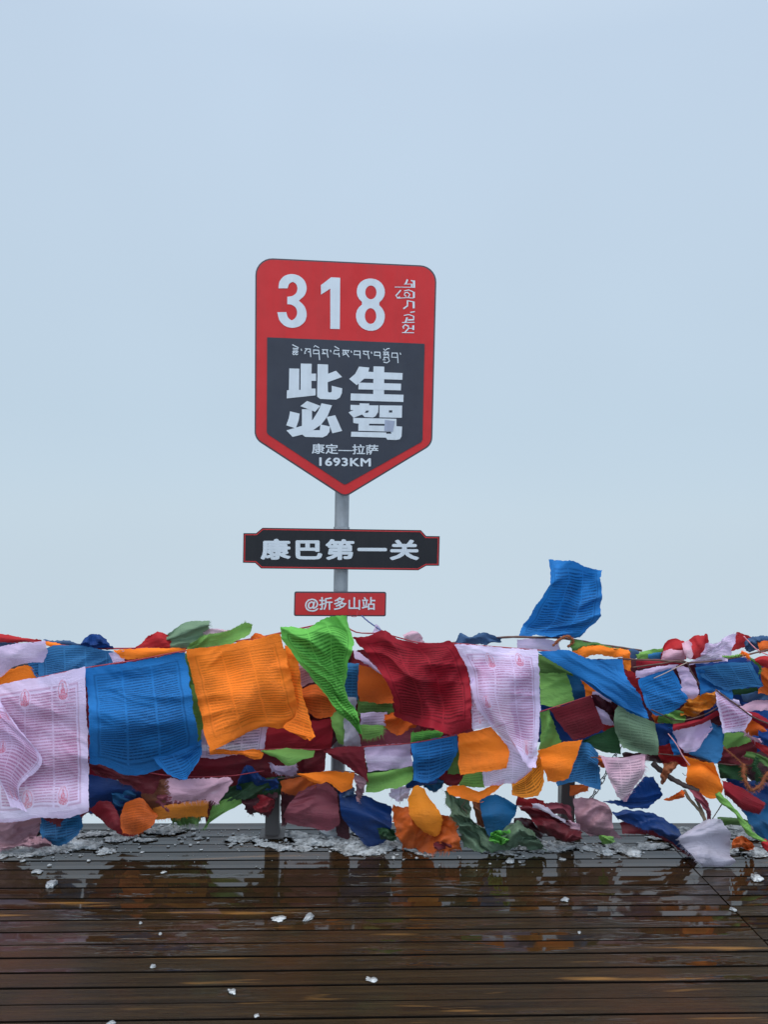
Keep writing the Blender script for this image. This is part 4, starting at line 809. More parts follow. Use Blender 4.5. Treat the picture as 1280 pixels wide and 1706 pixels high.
F('lilac', 3.63, "lilac flag gathered in the knot, drooping right of the blue printed square", [[(1128, 1111), (1138, 1109), (1150, 1111)], [(1134, 1135), (1148, 1132), (1161, 1136)], [(1138, 1155), (1152, 1152), (1166, 1152)], [(1146, 1166), (1154, 1167), (1162, 1160)]], [[(1060, 1118), (1090, 1111), (1132, 1107)], [(1060, 1130), (1090, 1123), (1126, 1114)]], amp=1.0, fr=1.6)
F('blue2', 3.62, "blue printed flag spread right of the knot", [(1158, 1112), (1200, 1105), (1252, 1103)], [(1172, 1128), (1210, 1128), (1262, 1122)], [(1192, 1142), (1216, 1150), (1242, 1146), (1273, 1143)], pr=DK, amp=1.0)
F('blue', 3.65, "deep blue flag fold hanging below the blue flag right of the knot", [(1160, 1114), (1185, 1116), (1210, 1125)], [(1166, 1134), (1195, 1138), (1224, 1146)], [(1168, 1160), (1196, 1154), (1222, 1168)], amp=1.2)
F('crimson', 3.66, "crimson rounded tuft left of the knot, leftmost of the red tufts on top", [(1104, 1082), (1112, 1068), (1126, 1063), (1141, 1069)], [(1102, 1090), (1125, 1082), (1143, 1080)], [(1102, 1100), (1125, 1100), (1144, 1098)], amp=1.1, fr=1.8, bulge=3)
F('pink', 3.62, "faded pink cloth covering the front of the leftmost crimson tuft", [(1106, 1084), (1124, 1080), (1142, 1082)], [(1101, 1100), (1122, 1102), (1142, 1102)], amp=.8)
F('pink', 3.60, "pale pink petal shaped tuft between the two crimson tufts", [(1137, 1072), (1147, 1067), (1154, 1074)], [(1140, 1084), (1150, 1082), (1157, 1084)], [(1143, 1096), (1150, 1098), (1154, 1096)], amp=.8, bulge=2)
F('crimson', 3.64, "crimson tuft with a pointed ear, right of the pale pink petal", [(1148, 1068), (1160, 1058), (1172, 1058), (1177, 1055), (1183, 1068)], [(1154, 1084), (1168, 1080), (1180, 1078)], [(1150, 1099), (1166, 1096), (1179, 1088)], amp=1.0, fr=1.6, bulge=3)
F('lilac', 3.60, "large pale lilac tuft spread right of the crimson eared one", [(1178, 1073), (1200, 1069), (1212, 1062), (1228, 1057)], [(1168, 1090), (1195, 1084), (1206, 1078), (1222, 1080)], [(1150, 1107), (1185, 1104), (1214, 1102)], pr=FT, amp=1.3, fr=1.8, bulge=3, fringe='t')
F('crimson', 3.66, "small crimson upright tuft right of the pale lilac one", [(1228, 1053), (1236, 1055), (1254, 1062)], [(1224, 1070), (1240, 1068), (1252, 1070)], [(1220, 1084), (1238, 1080), (1250, 1078)], amp=.9, bulge=2)
F('slate', 3.64, "dark slate bunched cloth next to the small crimson tuft", [(1242, 1070), (1254, 1060), (1268, 1064)], [(1244, 1084), (1256, 1084), (1270, 1082)], amp=1.4, fr=2.4, bulge=2)
F('slate', 3.68, "slate blue strip on top at the right picture edge", [(1254, 1062), (1270, 1059), (1292, 1062)], [(1258, 1072), (1292, 1074)], amp=.6)
F('rust', 3.63, "rust orange tuft on top at the right picture edge", [(1264, 1070), (1278, 1067), (1292, 1070)], [(1266, 1088), (1280, 1086), (1292, 1092)], amp=1.0, bulge=1.5)
F('crimson', 3.60, "salmon crimson flag at the right edge below the rust tuft", [(1258, 1098), (1274, 1093), (1292, 1094)], [(1268, 1110), (1292, 1116)], amp=.8)
F('rust', 3.64, "rust orange flag hanging at the right edge next to the spread blue one", [(1266, 1112), (1292, 1114)], [(1270, 1135), (1292, 1135)], [(1264, 1156), (1292, 1158)], amp=1.4, fr=1.8)
F('green', 3.68, "light green low tuft behind the rope, left of the leftmost crimson tuft", [(1062, 1090), (1080, 1083), (1106, 1080)], [(1062, 1098), (1084, 1098), (1106, 1094)], amp=.9, fr=2, bulge=1)
F('blue2', 3.66, "small blue scrap under the light green low tuft", [(1080, 1092), (1092, 1087), (1106, 1086)], [(1080, 1099), (1104, 1098)], amp=.5)
F('red', 3.66, "red band under the double rope left of the knot", [(1060, 1098), (1100, 1098), (1142, 1103)], [(1062, 1114), (1100, 1110), (1136, 1108)], amp=.6)
F('amber', 3.64, "orange brown crumpled cloth under the knot", [(1146, 1162), (1170, 1156), (1196, 1150)], [(1138, 1180), (1165, 1174), (1192, 1166)], [(1134, 1192), (1155, 1192), (1182, 1182)], amp=2.0, fr=2.6, wet=.4, bulge=0)
F('green', 3.62, "bright green crumpled bunch under the blue printed square", [(1098, 1190), (1118, 1184), (1140, 1186)], [(1096, 1200), (1120, 1196), (1144, 1196)], [(1100, 1205), (1120, 1206), (1142, 1204)], amp=1.8, fr=3, bulge=2)
F('crimson', 3.70, "narrow red strip between diagonal and square blue flags", [(1040, 1116), (1056, 1120), (1066, 1132)], [(1050, 1142), (1070, 1146)], [(1062, 1165), (1074, 1168)], amp=.7)
F('dgreen', 3.68, "dark green narrow strip below the spread blue flag at right", [(1220, 1148), (1262, 1145)], [(1222, 1158), (1270, 1156)], amp=.6)
F('navy', 3.72, "dark navy cloth in the gap right of the white triangle's peak", [(1196, 1145), (1292, 1150)], [(1200, 1170), (1292, 1172)], amp=1.0)
F('white', 3.66, "small white edge just right of the white triangle's peak", [(1212, 1162), (1232, 1166)], [(1224, 1172), (1236, 1176)], amp=.3)
# ---- cloth showing dark in the gaps behind
F('dark', 3.83, "dark red cloth in the depth behind the lime flag", [(455, 1085), (530, 1080), (610, 1085)], [(460, 1180), (530, 1180), (610, 1180)], [(470, 1262), (535, 1255), (542, 1255)], amp=2)
F('maroon', 3.84, "deep maroon cloth in the gaps behind the small centre flags", [(585, 1085), (680, 1085), (790, 1090)], [(585, 1170), (680, 1170), (790, 1180)], [(570, 1255), (680, 1260), (790, 1262)], amp=2)
F('navy', 3.84, "deep blue cloth behind the green oblong flag", [(850, 1090), (900, 1090), (1000, 1100)], [(850, 1170), (920, 1170), (1010, 1180)], [(860, 1230), (930, 1240), (1020, 1240)], amp=2)
F('dark', 3.84, "dark cloth behind the knot and blue printed square", [(990, 1098), (1080, 1100), (1170, 1105)], [(1000, 1170), (1080, 1175), (1180, 1180)], [(1030, 1235), (1090, 1245), (1190, 1245)], amp=2)
F('navy', 3.84, "dark blue cloth deep in the tangle at the right picture edge", [(1160, 1100), (1230, 1095), (1296, 1098)], [(1170, 1170), (1230, 1175), (1296, 1180)], [(1190, 1262), (1240, 1285), (1296, 1290)], amp=2)
F('dark', 3.80, "blackish red cloth filling the dark corner beside the orange brown tassel", [(1196, 1235), (1250, 1240), (1296, 1240)], [(1200, 1262), (1250, 1280), (1296, 1280)], [(1240, 1282), (1262, 1310), (1296, 1345)], amp=1.6, wet=.3)
F('olive', 3.82, "dull green cloth deep behind the biggest orange flag", [(290, 1090), (400, 1085), (480, 1080)], [(300, 1180), (400, 1180), (500, 1180)], [(315, 1240), (400, 1240), (500, 1235)], amp=1.6)
F('maroon', 3.82, "dark red cloth deep behind the big white and blue flags", [(-16, 1120), (120, 1105), (290, 1092)], [(-16, 1220), (120, 1215), (310, 1200)], [(-16, 1310), (80, 1312), (160, 1300), (240, 1300)], amp=1.6)

# ---- more scraps in the gaps
F('dark', 3.78, "narrow dark cloth hanging beside the foot of the sign pole", [(550, 1296), (576, 1300)], [(554, 1350), (582, 1360)], [(562, 1392), (584, 1398)], amp=1.4, wet=.5)
F('dusty', 3.64, "grey brown limp scrap under the maroon triangular flag", [(588, 1286), (613, 1296)], [(592, 1310), (606, 1316)], [(596, 1338), (604, 1330)], amp=1.2, fr=2, wet=.5, fray=1.2)
F('rust', 3.76, "dull orange scrap under the curled blue flag at the right post", [(950, 1308), (984, 1306)], [(950, 1326), (980, 1318)], amp=.8, wet=.3)
F('navy', 3.72, "dark navy cloth behind the sagging wet red one at right", [(1206, 1292), (1250, 1300), (1296, 1305)], [(1222, 1320), (1296, 1345)], amp=1.2, wet=.4)
F('rust', 3.55, "soggy orange rag lying on the deck between white scarf and green twist", [(1222, 1398), (1236, 1394), (1252, 1402)], [(1219, 1407), (1238, 1405), (1258, 1410)], [(1222, 1413), (1240, 1414), (1256, 1416)], amp=1.6, fr=3, wet=.4, bulge=1)
F('olive', 3.88, "dark green cloth lying along the deck's far edge at right", [(1196, 1362), (1220, 1362), (1250, 1366)], [(1200, 1376), (1225, 1374), (1252, 1378)], amp=1.0, wet=.4, bulge=1)
F('green', 3.56, "tiny green rag frozen in slush under the dusty pink bundle", [(998, 1394), (1010, 1392), (1022, 1396)], [(1002, 1404), (1014, 1406), (1024, 1402)], amp=1.4, fr=4, bulge=1, wet=.3)
F('dark', 3.80, "wide blackish red cloth low behind the navy and rose flags", [(440, 1290), (520, 1285), (560, 1290)], [(440, 1320), (520, 1322), (562, 1330)], amp=1.6, wet=.5)
F('maroon', 3.80, "dark maroon cloth behind the amber strip and the brown one", [(150, 1310), (260, 1300), (350, 1310)], [(170, 1345), (260, 1348), (352, 1350)], [(205, 1375), (260, 1362), (345, 1362)], amp=1.6, wet=.5)
F('dgreen', 3.80, "dark green cloth in the gap under the yellow green curled flag", [(600, 1270), (690, 1270), (800, 1275)], [(604, 1306), (690, 1302), (806, 1306)], amp=1.4, wet=.3)
F('dark', 3.76, "dark twisted cloth band under the grey flag with green border", [(1036, 1252), (1070, 1254), (1112, 1250)], [(1040, 1262), (1076, 1266), (1112, 1272)], amp=1.2, fr=2, wet=.3)
F('rose', 3.74, "dull rose cloth low at the right, in front of the dark corner", [(1206, 1262), (1240, 1256), (1262, 1262)], [(1208, 1282), (1236, 1284), (1256, 1278)], amp=1.4, fr=2, wet=.4)

# ------------------------------------------------------------------ ropes, twists, twigs
def rope(pts, r, label, col, name="rope", cat="rope", grp=None):
    P_ = hermite(pts, [i/40 for i in range(41)])
    vs, fs = tube([at(x, y, Y) for x, y, Y in P_], r, 8, True, lambda t, i: 1+.10*math.sin(i*2.3))
    o = mesh_obj(name, vs, fs, col, smooth=True); tag(o, label, cat, grp); return o
m_rope = paint("rope_brown", lin(84, 58, 52), .8, .5); m_red = paint("rope_red", lin(140, 44, 56), .8, .4); m_blue = paint("rope_blue", lin(70, 84, 128), .7, .4)
RG = "ropes carrying the prayer flags"
rope([(-20, 1146, 3.60), (60, 1130, 3.60), (141, 1113, 3.60), (225, 1100, 3.60), (308, 1084, 3.60), (390, 1073, 3.60), (467, 1056, 3.60), (520, 1046, 3.60), (577, 1027, 3.78)], .003, "rope carrying the big white, blue and orange flags up to the sign pole", m_red, grp=RG)
rope([(560, 1030, 3.85), (590, 1052, 3.62), (640, 1056, 3.60), (700, 1071, 3.6), (757, 1072, 3.6), (830, 1078, 3.58), (896, 1083, 3.58), (960, 1090, 3.62)], .003, "rope carrying the large dark red and large white flags", m_red, grp=RG)
rope([(-20, 1070, 3.72), (40, 1068, 3.72), (110, 1076, 3.72), (145, 1080, 3.71), (230, 1080, 3.71), (310, 1080, 3.7), (420, 1064, 3.75), (555, 1035, 3.88)], .004, "dark red rope with the rolled crimson cloth at upper left", m_red, grp=RG)
rope([(752, 1072, 3.72), (800, 1066, 3.72), (835, 1062, 3.72), (900, 1062, 3.70), (935, 1063, 3.69), (1000, 1074, 3.69), (1070, 1084, 3.70)], .0055, "thick dark rope at the foot of the upright blue flag", m_rope, grp=RG)
rope([(1030, 1097, 3.62), (1060, 1099, 3.6), (1100, 1100, 3.58), (1145, 1104, 3.55), (1200, 1100, 3.58), (1292, 1080, 3.6)], .0042, "brown rope running into the knot at right", m_rope, grp=RG)
rope([(1055, 1112, 3.6), (1100, 1106, 3.57), (1145, 1104, 3.545), (1152, 1118, 3.56), (1166, 1140, 3.58)], .0035, "brown rope leaving the knot downwards", m_rope, grp=RG)
rope([(425, 1250, 3.63), (480, 1247, 3.63), (530, 1249, 3.62), (606, 1244, 3.62), (684, 1238, 3.62), (763, 1224, 3.62), (830, 1210, 3.62), (900, 1186, 3.62), (985, 1159, 3.62)], .0026, "thin rope carrying the plain lilac, blue and square orange flags", m_red, grp=RG)
rope([(1193, 1149, 3.555), (1225, 1172, 3.555), (1255, 1194, 3.57), (1292, 1210, 3.6)], .0035, "brown rope along the slanting edge of the white triangle flag", m_rope, grp=RG)
rope([(985, 1262, 3.62), (1040, 1262, 3.625), (1098, 1256, 3.62), (1150, 1262, 3.62), (1200, 1272, 3.64), (1292, 1276, 3.66)], .0026, "thin rope carrying the pink tapering flag", m_rope, grp=RG)
rope([(1114, 1222, 3.6), (1128, 1240, 3.58), (1140, 1262, 3.57), (1150, 1275, 3.57)], .0028, "pale pink cord above the rolled orange flag", paint("cord_pink", lin(190, 140, 150), .8), grp=RG)
rope([(603, 1026, 3.8), (612, 1034, 3.76), (634, 1050, 3.66), (640, 1056, 3.6)], .0035, "slate blue string slanting from the small red sign board", m_blue, name="string", cat="string")
rope([(578, 1002, 3.80), (580, 1016, 3.80), (586, 1027, 3.80), (594, 1027, 3.80), (596, 1018, 3.815)], .0014, "thin red cord looped over the small red sign board", m_red, name="string", cat="string")
rope([(430, 1302, 3.7), (500, 1292, 3.66), (560, 1284, 3.63), (620, 1290, 3.66), (690, 1280, 3.68)], .0024, "thin dark cord carrying the bright orange wavy strip", m_rope, grp=RG)
rope([(140, 1262, 3.66), (210, 1280, 3.68), (280, 1292, 3.64), (390, 1292, 3.64), (440, 1284, 3.7)], .0024, "thin red cord under the big blue flag carrying the frayed mauve one", m_red, grp=RG)
rope([(1085, 1182, 3.58), (1130, 1200, 3.58), (1180, 1188, 3.58), (1200, 1176, 3.58)], .0026, "dark cord crossing above the red strip in the right tangle", m_rope, grp=RG)
rope([(1240, 1060, 3.62), (1262, 1082, 3.6), (1292, 1096, 3.58)], .003, "pale pink rope slanting past the orange tassel at right", paint("rope_pink", lin(186, 120, 128), .8), grp=RG)
rope([(1145, 1104, 3.54), (1128, 1112, 3.55), (1108, 1122, 3.57), (1090, 1130, 3.59)], .002, "thin pale string from the knot to the blue printed square", paint("string_pale", lin(170, 150, 140), .8), grp=RG)
rope([(669, 1312, 3.66), (667, 1322, 3.66), (668, 1332, 3.66), (666, 1340, 3.66)], .0009, "single loose dark thread hanging in the fog gap left of the orange loop", m_rope, name="string", cat="string")
rope([(770, 1322, 3.66), (776, 1334, 3.66), (770, 1344, 3.66), (778, 1354, 3.66), (772, 1362, 3.66)], .0014, "curly dark thread at the left rim of the pale green heap", m_rope, name="string", cat="string")
def fuzzy(pts, r, col, label, cat="tassel", name="tassel", n=160, ln=.012, seed=1):
    """a frayed cord: a thin lumpy core covered with loose threads"""
    rnd = random.Random(seed); Q = [at(*p) for p in hermite(pts, [i/40 for i in range(41)])]
    vs, fs = tube(Q, r*.75, 9, True, lambda t, i: .75+.5*abs(noise.noise(Vector((i*.5, seed, 0))))+.25*math.sin(i*1.7))
    UC = [(v.x*100, v.z*100) for v in vs]
    for k in range(n):
        i = rnd.randrange(len(Q)-1); c = Q[i].lerp(Q[i+1], rnd.random())
        d = Vector((rnd.gauss(0, 1), rnd.gauss(0, 1)-.3, rnd.gauss(0, 1)-.25)).normalized(); p = c+d*r*.6; l = ln*rnd.uniform(.4, 1.3)
        m = p+d*l*.5+Vector((rnd.uniform(-1, 1), 0, rnd.uniform(-1, .5)))*l*.3; e = m+d*l*.4+Vector((rnd.uniform(-1, 1), 0, -rnd.random()))*l*.5
        t = Vector((d.z, 0, -d.x)); t = (t if t.length > .1 else Vector((1, 0, 0))).normalized()*.0011; o = len(vs)
        for q in (p-t, p+t, m+t*.8, m-t*.8, e+t*.3, e-t*.3): vs.append(q); UC.append((q.x*100, q.z*100))
        fs += [(o, o+1, o+2, o+3), (o+3, o+2, o+4, o+5)]
    ob = mesh_obj(name, vs, fs, fabric(col), smooth=True, uvs={'cm': UC, 'norm': UC}); tag(ob, label, cat); return ob
fuzzy([(1240, 1272, 3.6), (1241, 1296, 3.58), (1254, 1316, 3.57), (1270, 1306, 3.57), (1278, 1290, 3.58), (1294, 1284, 3.6)], .011, 'brown', "orange brown frayed tassel looping down at the right picture edge", n=420, ln=.016, seed=2)
fuzzy([(1206, 1244, 3.62), (1222, 1258, 3.61), (1240, 1274, 3.6)], .004, 'brown', "straw brown frayed cord in the dark right tangle", "cord", "cord", n=120, ln=.007, seed=3)
fuzzy([(1262, 1262, 3.6), (1258, 1276, 3.59), (1266, 1290, 3.59), (1262, 1302, 3.6)], .013, 'dgreen', "dark green frayed tassel above the orange brown loop", n=380, ln=.014, seed=4)
fuzzy([(1236, 1086, 3.55), (1244, 1090, 3.54), (1249, 1096, 3.55)], .009, 'orange', "small orange frayed tassel tied between green twists", n=160, ln=.009, seed=5)
fuzzy([(1204, 1094, 3.58), (1220, 1094, 3.57), (1238, 1090, 3.57)], .0085, 'green', "light green twisted cord left of the orange tassel", "cord", "cord", n=60, ln=.005, seed=6)
fuzzy([(1246, 1094, 3.58), (1258, 1102, 3.57), (1268, 1112, 3.58), (1266, 1124, 3.58)], .0085, 'olive', "olive green twisted cord drooping right of the orange tassel", "cord", "cord", n=90, ln=.006, seed=7)
fuzzy([(922, 1076, 3.63), (932, 1066, 3.62), (948, 1060, 3.62), (956, 1068, 3.63), (946, 1078, 3.63)], .009, 'brown', "brown frayed knot of cord at the foot of the upright blue flag", "cord", "cord", n=160, ln=.008, seed=8)
F('dark', 3.68, "dark red scrap tucked under the right end of the red strip in the tangle", [(1182, 1186), (1208, 1182)], [(1186, 1212), (1206, 1206)], amp=1.0, fr=2)
F('slate', 3.66, "slate blue scrap right of the white triangle above the pale pink band", [(1234, 1158), (1262, 1152), (1292, 1156)], [(1240, 1170), (1266, 1166), (1292, 1168)], amp=1.2, fr=2)
F('olive', 3.63, "olive cloth strip in the tangle below the crimson sloping edge", [(1244, 1250), (1270, 1258), (1292, 1268)], [(1240, 1262), (1268, 1270), (1292, 1284)], amp=1.2, fr=2, wet=.3)
F('navy', 3.61, "navy scrap at the right border under the red strip", [(1264, 1216), (1292, 1222)], [(1266, 1238), (1292, 1250)], amp=1.2, fr=2)
F('rust', 3.68, "rust scrap between the grey green flag and the short navy one", [(1086, 1180), (1104, 1188)], [(1092, 1206), (1106, 1208)], amp=1.0, fr=2)
F('maroon', 3.66, "maroon ragged cloth above the rolled orange flag", [(1136, 1246), (1160, 1250), (1186, 1254)], [(1140, 1264), (1160, 1270), (1186, 1276)], amp=1.4, fr=2, fray=1.4)
F('lilac', 3.70, "soggy lilac scrap under the curled yellow green flag, beside the orange loop", [(650, 1316), (668, 1310), (682, 1312)], [(648, 1328), (664, 1334), (680, 1330)], amp=1.2, fr=2, wet=.3, fray=1.2)
F('teal', 3.72, "small teal rag drooping beneath the blue printed flag in the middle", [(700, 1298), (722, 1296), (742, 1300)], [(706, 1312), (724, 1320), (738, 1310)], amp=1.2, fr=2, wet=.3)
F('brown', 3.72, "brown wet rag between the pale green heap and the teal pouch", [(786, 1322), (800, 1324), (808, 1336)], [(790, 1350), (800, 1352), (808, 1362)], [(796, 1374), (804, 1378), (812, 1376)], amp=1.2, fr=2, wet=.4)
F('crimson', 3.70, "dull crimson scrap above the wet maroon heap, under the yellow orange flag", [(862, 1326), (884, 1330), (906, 1332)], [(858, 1342), (884, 1346), (912, 1346)], amp=1.3, fr=2.2, wet=.5)
F('pink', 3.66, "small soaked pink rag at the right post's foot", [(932, 1372), (950, 1366), (964, 1374)], [(934, 1386), (950, 1392), (966, 1390)], amp=1.4, fr=2.4, wet=.4)
F('dgreen', 3.66, "dark green scrap in the slush left of the torn rust orange rag", [(628, 1380), (644, 1376), (658, 1386)], [(634, 1398), (648, 1402), (662, 1398)], amp=1.4, fr=2.4, wet=.5)
F('rose', 3.72, "rose brown rag hanging beneath the frayed mauve flag's left corner", [(262, 1322), (284, 1326), (300, 1330)], [(258, 1344), (280, 1350), (302, 1348)], amp=1.4, fr=2.2, wet=.4)
F('teal', 3.73, "teal scrap showing between the red loop and the dark navy cloth at lower left", [(186, 1318), (210, 1314), (228, 1320)], [(188, 1340), (210, 1344), (226, 1336)], amp=1.2, fr=2, wet=.3)
F('lilac', 3.70, "pale ragged scrap under the green triangular flag", [(446, 1270), (470, 1276), (496, 1272)], [(452, 1286), (474, 1294), (498, 1288)], amp=1.4, fr=2.2, wet=.3, fray=1.4)
F('red', 3.72, "dark red rag beside the middle post, under the dark green cloth", [(420, 1322), (442, 1326), (456, 1330)], [(424, 1346), (444, 1352), (456, 1346)], amp=1.4, fr=2.2, wet=.5)
F('slate', 3.70, "slate blue rag dangling under the rose flag's right corner at the pole", [(560, 1308), (574, 1304), (590, 1312)], [(562, 1324), (576, 1330), (588, 1328)], amp=1.2, fr=2.2, wet=.4)
F('dusty', 3.58, "dusty pink soaked strip lying in the slush at far left", [(38, 1398), (60, 1392), (84, 1402)], [(36, 1410), (62, 1412), (86, 1410)], amp=1.2, fr=2.2, wet=.5)
F('rust', 3.66, "rust rag tucked behind the pink tapering flag's left edge", [(992, 1256), (1006, 1258), (1016, 1262)], [(996, 1276), (1006, 1280), (1014, 1278)], amp=1.0, fr=2, wet=.2)
tw = [(1196, 1322, 3.56), (1208, 1336, 3.55), (1226, 1352, 3.53), (1240, 1372, 3.51), (1252, 1388, 3.49), (1276, 1403, 3.47)]
P_ = hermite(tw, [i/60 for i in range(61)])
def twist(pts, r, mat, name, parent=None, label=None):
    vs, fs, n = [], [], 14; uv = []
    for i, p in enumerate(pts):
        t = (pts[min(i+1, len(pts)-1)]-pts[max(i-1, 0)]).normalized(); a = t.cross(Vector((0, 1, 0))).normalized(); b = t.cross(a)
        for k in range(n):
            q = 2*math.pi*k/n; rr = r*(1+.28*math.cos(3*(q+i*.16))+.15*noise.noise(Vector((i*.2, q, 4))))*(.8+.25*math.sin(i*.2))
            vs.append(p+(a*math.cos(q)+b*math.sin(q))*rr); uv.append((k*1.0, i*.5))
    for i in range(len(pts)-1):
        for k in range(n): fs.append((i*n+k, i*n+(k+1) % n, (i+1)*n+(k+1) % n, (i+1)*n+k))
    fs.append(tuple(range(n))[::-1]); fs.append(tuple(range((len(pts)-1)*n, len(pts)*n)))
    return mesh_obj(name, vs, fs, mat, parent, True, uvs={'cm': uv, 'norm': uv})
g = twist([at(*p) for p in P_], .0145, fabric('green'), "prayer_flag")
tag(g, "green flag twisted into a thick cord with a red end, at lower right", "prayer flag", GROUP)
P2 = hermite([(1272, 1401, 3.474), (1282, 1412, 3.46), (1296, 1432, 3.45)], [i/20 for i in range(21)])
twist([at(*p) for p in P2], .016, fabric('crimson'), "red_end", g)
# dry branch caught between the flags
mtw = paint("dry_stem", lin(104, 92, 74), .8, .5); mtw2 = paint("dark_bark", lin(62, 50, 48), .8, .5)
br = empty("dry_branch", at(1160, 1335, 3.62)); tag(br, "dry bent branch with forked stems caught among the flags above the white scarf", "branch")
def stem(pts, r, mat, taper=.6):
    Q = hermite(pts, [i/24 for i in range(25)])
    vs, fs = tube([at(*p) for p in Q], r, 8, True, lambda t, i: (1-t*(1-taper))*(1+.12*math.sin(i*1.9)))
    mesh_obj("stem", vs, fs, mat, br, True)
stem([(1088, 1272, 3.66), (1108, 1288, 3.65), (1125, 1300, 3.64), (1150, 1312, 3.63), (1165, 1318, 3.62)], .0135, mtw2, .8)
stem([(1140, 1316, 3.63), (1150, 1332, 3.61), (1166, 1350, 3.6), (1176, 1372, 3.58), (1177, 1392, 3.56)], .0085, mtw)
stem([(1160, 1330, 3.62), (1170, 1350, 3.60), (1178, 1372, 3.575), (1180, 1390, 3.56)], .0075, mtw)
stem([(1206, 1336, 3.58), (1196, 1352, 3.58), (1188, 1364, 3.575), (1182, 1374, 3.57)], .0028, mtw2)
stem([(1166, 1382, 3.56), (1150, 1390, 3.55), (1132, 1396, 3.54)], .0035, mtw2)
stem([(1138, 1288, 3.63), (1140, 1290, 3.63), (1142, 1292, 3.63), (1146, 1290, 3.63)], .0015, mtw2)
F('brown', 3.62, "brown twisted rag hanging from the upper end of the dry branch", [(1108, 1270), (1120, 1268), (1132, 1272)], [(1104, 1288), (1112, 1286, 1), (1120, 1284)], [(1100, 1304), (1105, 1307), (1112, 1298)], amp=1.6, fr=2.4, bulge=2)
F('rust', 3.60, "rust brown pointed rag under the fork of the dry branch", [(1136, 1316), (1144, 1320)], [(1120, 1326), (1140, 1326)], [(1106, 1332), (1118, 1334), (1142, 1328)], amp=.9, fr=1.6)
F('rose', 3.59, "rose red narrow rag hanging down the dry branch to the white scarf", [(1150, 1315), (1166, 1320), (1178, 1330)], [(1162, 1332), (1174, 1336), (1182, 1344)], [(1176, 1350), (1182, 1350), (1187, 1356)], [(1180, 1366), (1184, 1366), (1185, 1362)], amp=1.0, fr=2)

# ------------------------------------------------------------------ slush and snow lumps
def ico():
    t = (1+5**.5)/2
    v = [Vector(p).normalized() for p in [(-1, t, 0), (1, t, 0), (-1, -t, 0), (1, -t, 0), (0, -1, t), (0, 1, t), (0, -1, -t), (0, 1, -t), (t, 0, -1), (t, 0, 1), (-t, 0, -1), (-t, 0, 1)]]
    f = [(0, 11, 5), (0, 5, 1), (0, 1, 7), (0, 7, 10), (0, 10, 11), (1, 5, 9), (5, 11, 4), (11, 10, 2), (10, 7, 6), (7, 1, 8), (3, 9, 4), (3, 4, 2), (3, 2, 6), (3, 6, 8), (3, 8, 9), (4, 9, 5), (2, 4, 11), (6, 2, 10), (8, 6, 7), (9, 8, 1)]
    return v, f
def subdiv(v, f):
    v = list(v); c = {}; o = []
    def mid(a, b):
        k = (min(a, b), max(a, b))
        if k not in c: c[k] = len(v); v.append(((v[a]+v[b])/2).normalized())
        return c[k]
    for a, b, d in f:
        x, y, z = mid(a, b), mid(b, d), mid(d, a); o += [(a, x, z), (b, y, x), (d, z, y), (x, y, z)]
    return v, o
I0 = ico(); I1 = subdiv(*I0); I2 = subdiv(*I1); I3 = subdiv(*I2); I4 = subdiv(*I3)
def lump(c, r, flat=.6, base=I1, rough=.45, seed=0, stretch=1.0):
    s = Vector((seed*1.7, seed*.9, seed*2.3)); vs = []
    q = seed*2.4; ca, sa = math.cos(q), math.sin(q)
    for p in base[0]:
        k = 1+rough*noise.noise(p*1.1+s)*1.3+rough*.55*noise.noise(p*2.9+s)+rough*.25*noise.noise(p*7+s)
        x, y, z = p.x*k*stretch, p.y*k, p.z*k*flat
        vs.append(Vector((c.x+(x*ca-y*sa)*r, c.y+(x*sa+y*ca)*r, max(c.z+z*r, .001))))
    return vs, base[1]
def snow_mat(name, a, b, rough=.45, sss=.0, clear=0.0):
    m, N, L, P = new_mat(name); t = N.new('ShaderNodeTexCoord')
    n = noise_n(N, L, t.outputs['Object'], 22, 5, .65); n2 = noise_n(N, L, t.outputs['Object'], 150, 3, .6)
    L.new(mixc(N, L, ramp(N, L, n, .38, .62), a, b), P.inputs['Base Color']); P.inputs['Roughness'].default_value = rough
    P.inputs['Subsurface Weight'].default_value = sss; P.inputs['Subsurface Radius'].default_value = (.01, .012, .015); P.inputs['Subsurface Scale'].default_value = .5
    if clear: P.inputs['Transmission Weight'].default_value = clear; P.inputs['IOR'].default_value = 1.31
    bb = N.new('ShaderNodeBump'); bb.inputs['Distance'].default_value = .004; bb.inputs['Strength'].default_value = .8
    L.new(math_n(N, L, 'ADD', n, math_n(N, L, 'MULTIPLY', n2, .5)), bb.inputs['Height']); L.new(bb.outputs[0], P.inputs['Normal'])
    return m
m_snow = snow_mat("packed_snow", (.14, .15, .165), (.32, .335, .35), .45, .25)
def slush_mat():
    m, N, L, P = new_mat("grey_slush"); t = N.new('ShaderNodeTexCoord'); ob = t.outputs['Object']
    n = noise_n(N, L, ob, 22, 5, .6); n2 = noise_n(N, L, ob, 170, 3, .6); n3 = noise_n(N, L, ob, 6, 3)
    f = math_n(N, L, 'ADD', math_n(N, L, 'ADD', n, math_n(N, L, 'MULTIPLY', math_n(N, L, 'SUBTRACT', n2, .5), .35)), math_n(N, L, 'MULTIPLY', math_n(N, L, 'SUBTRACT', n3, .5), .35))
    L.new(mixc(N, L, ramp(N, L, f, .34, .74), (.13, .132, .135), (.52, .54, .56)), P.inputs['Base Color'])
    L.new(ramp(N, L, f, .35, .65, .3, .8), P.inputs['Roughness']); P.inputs['Specular IOR Level'].default_value = .5
    bb = N.new('ShaderNodeBump'); bb.inputs['Distance'].default_value = .004; bb.inputs['Strength'].default_value = .6
    L.new(f, bb.inputs['Height']); L.new(bb.outputs[0], P.inputs['Normal']); return m
m_slush = slush_mat()
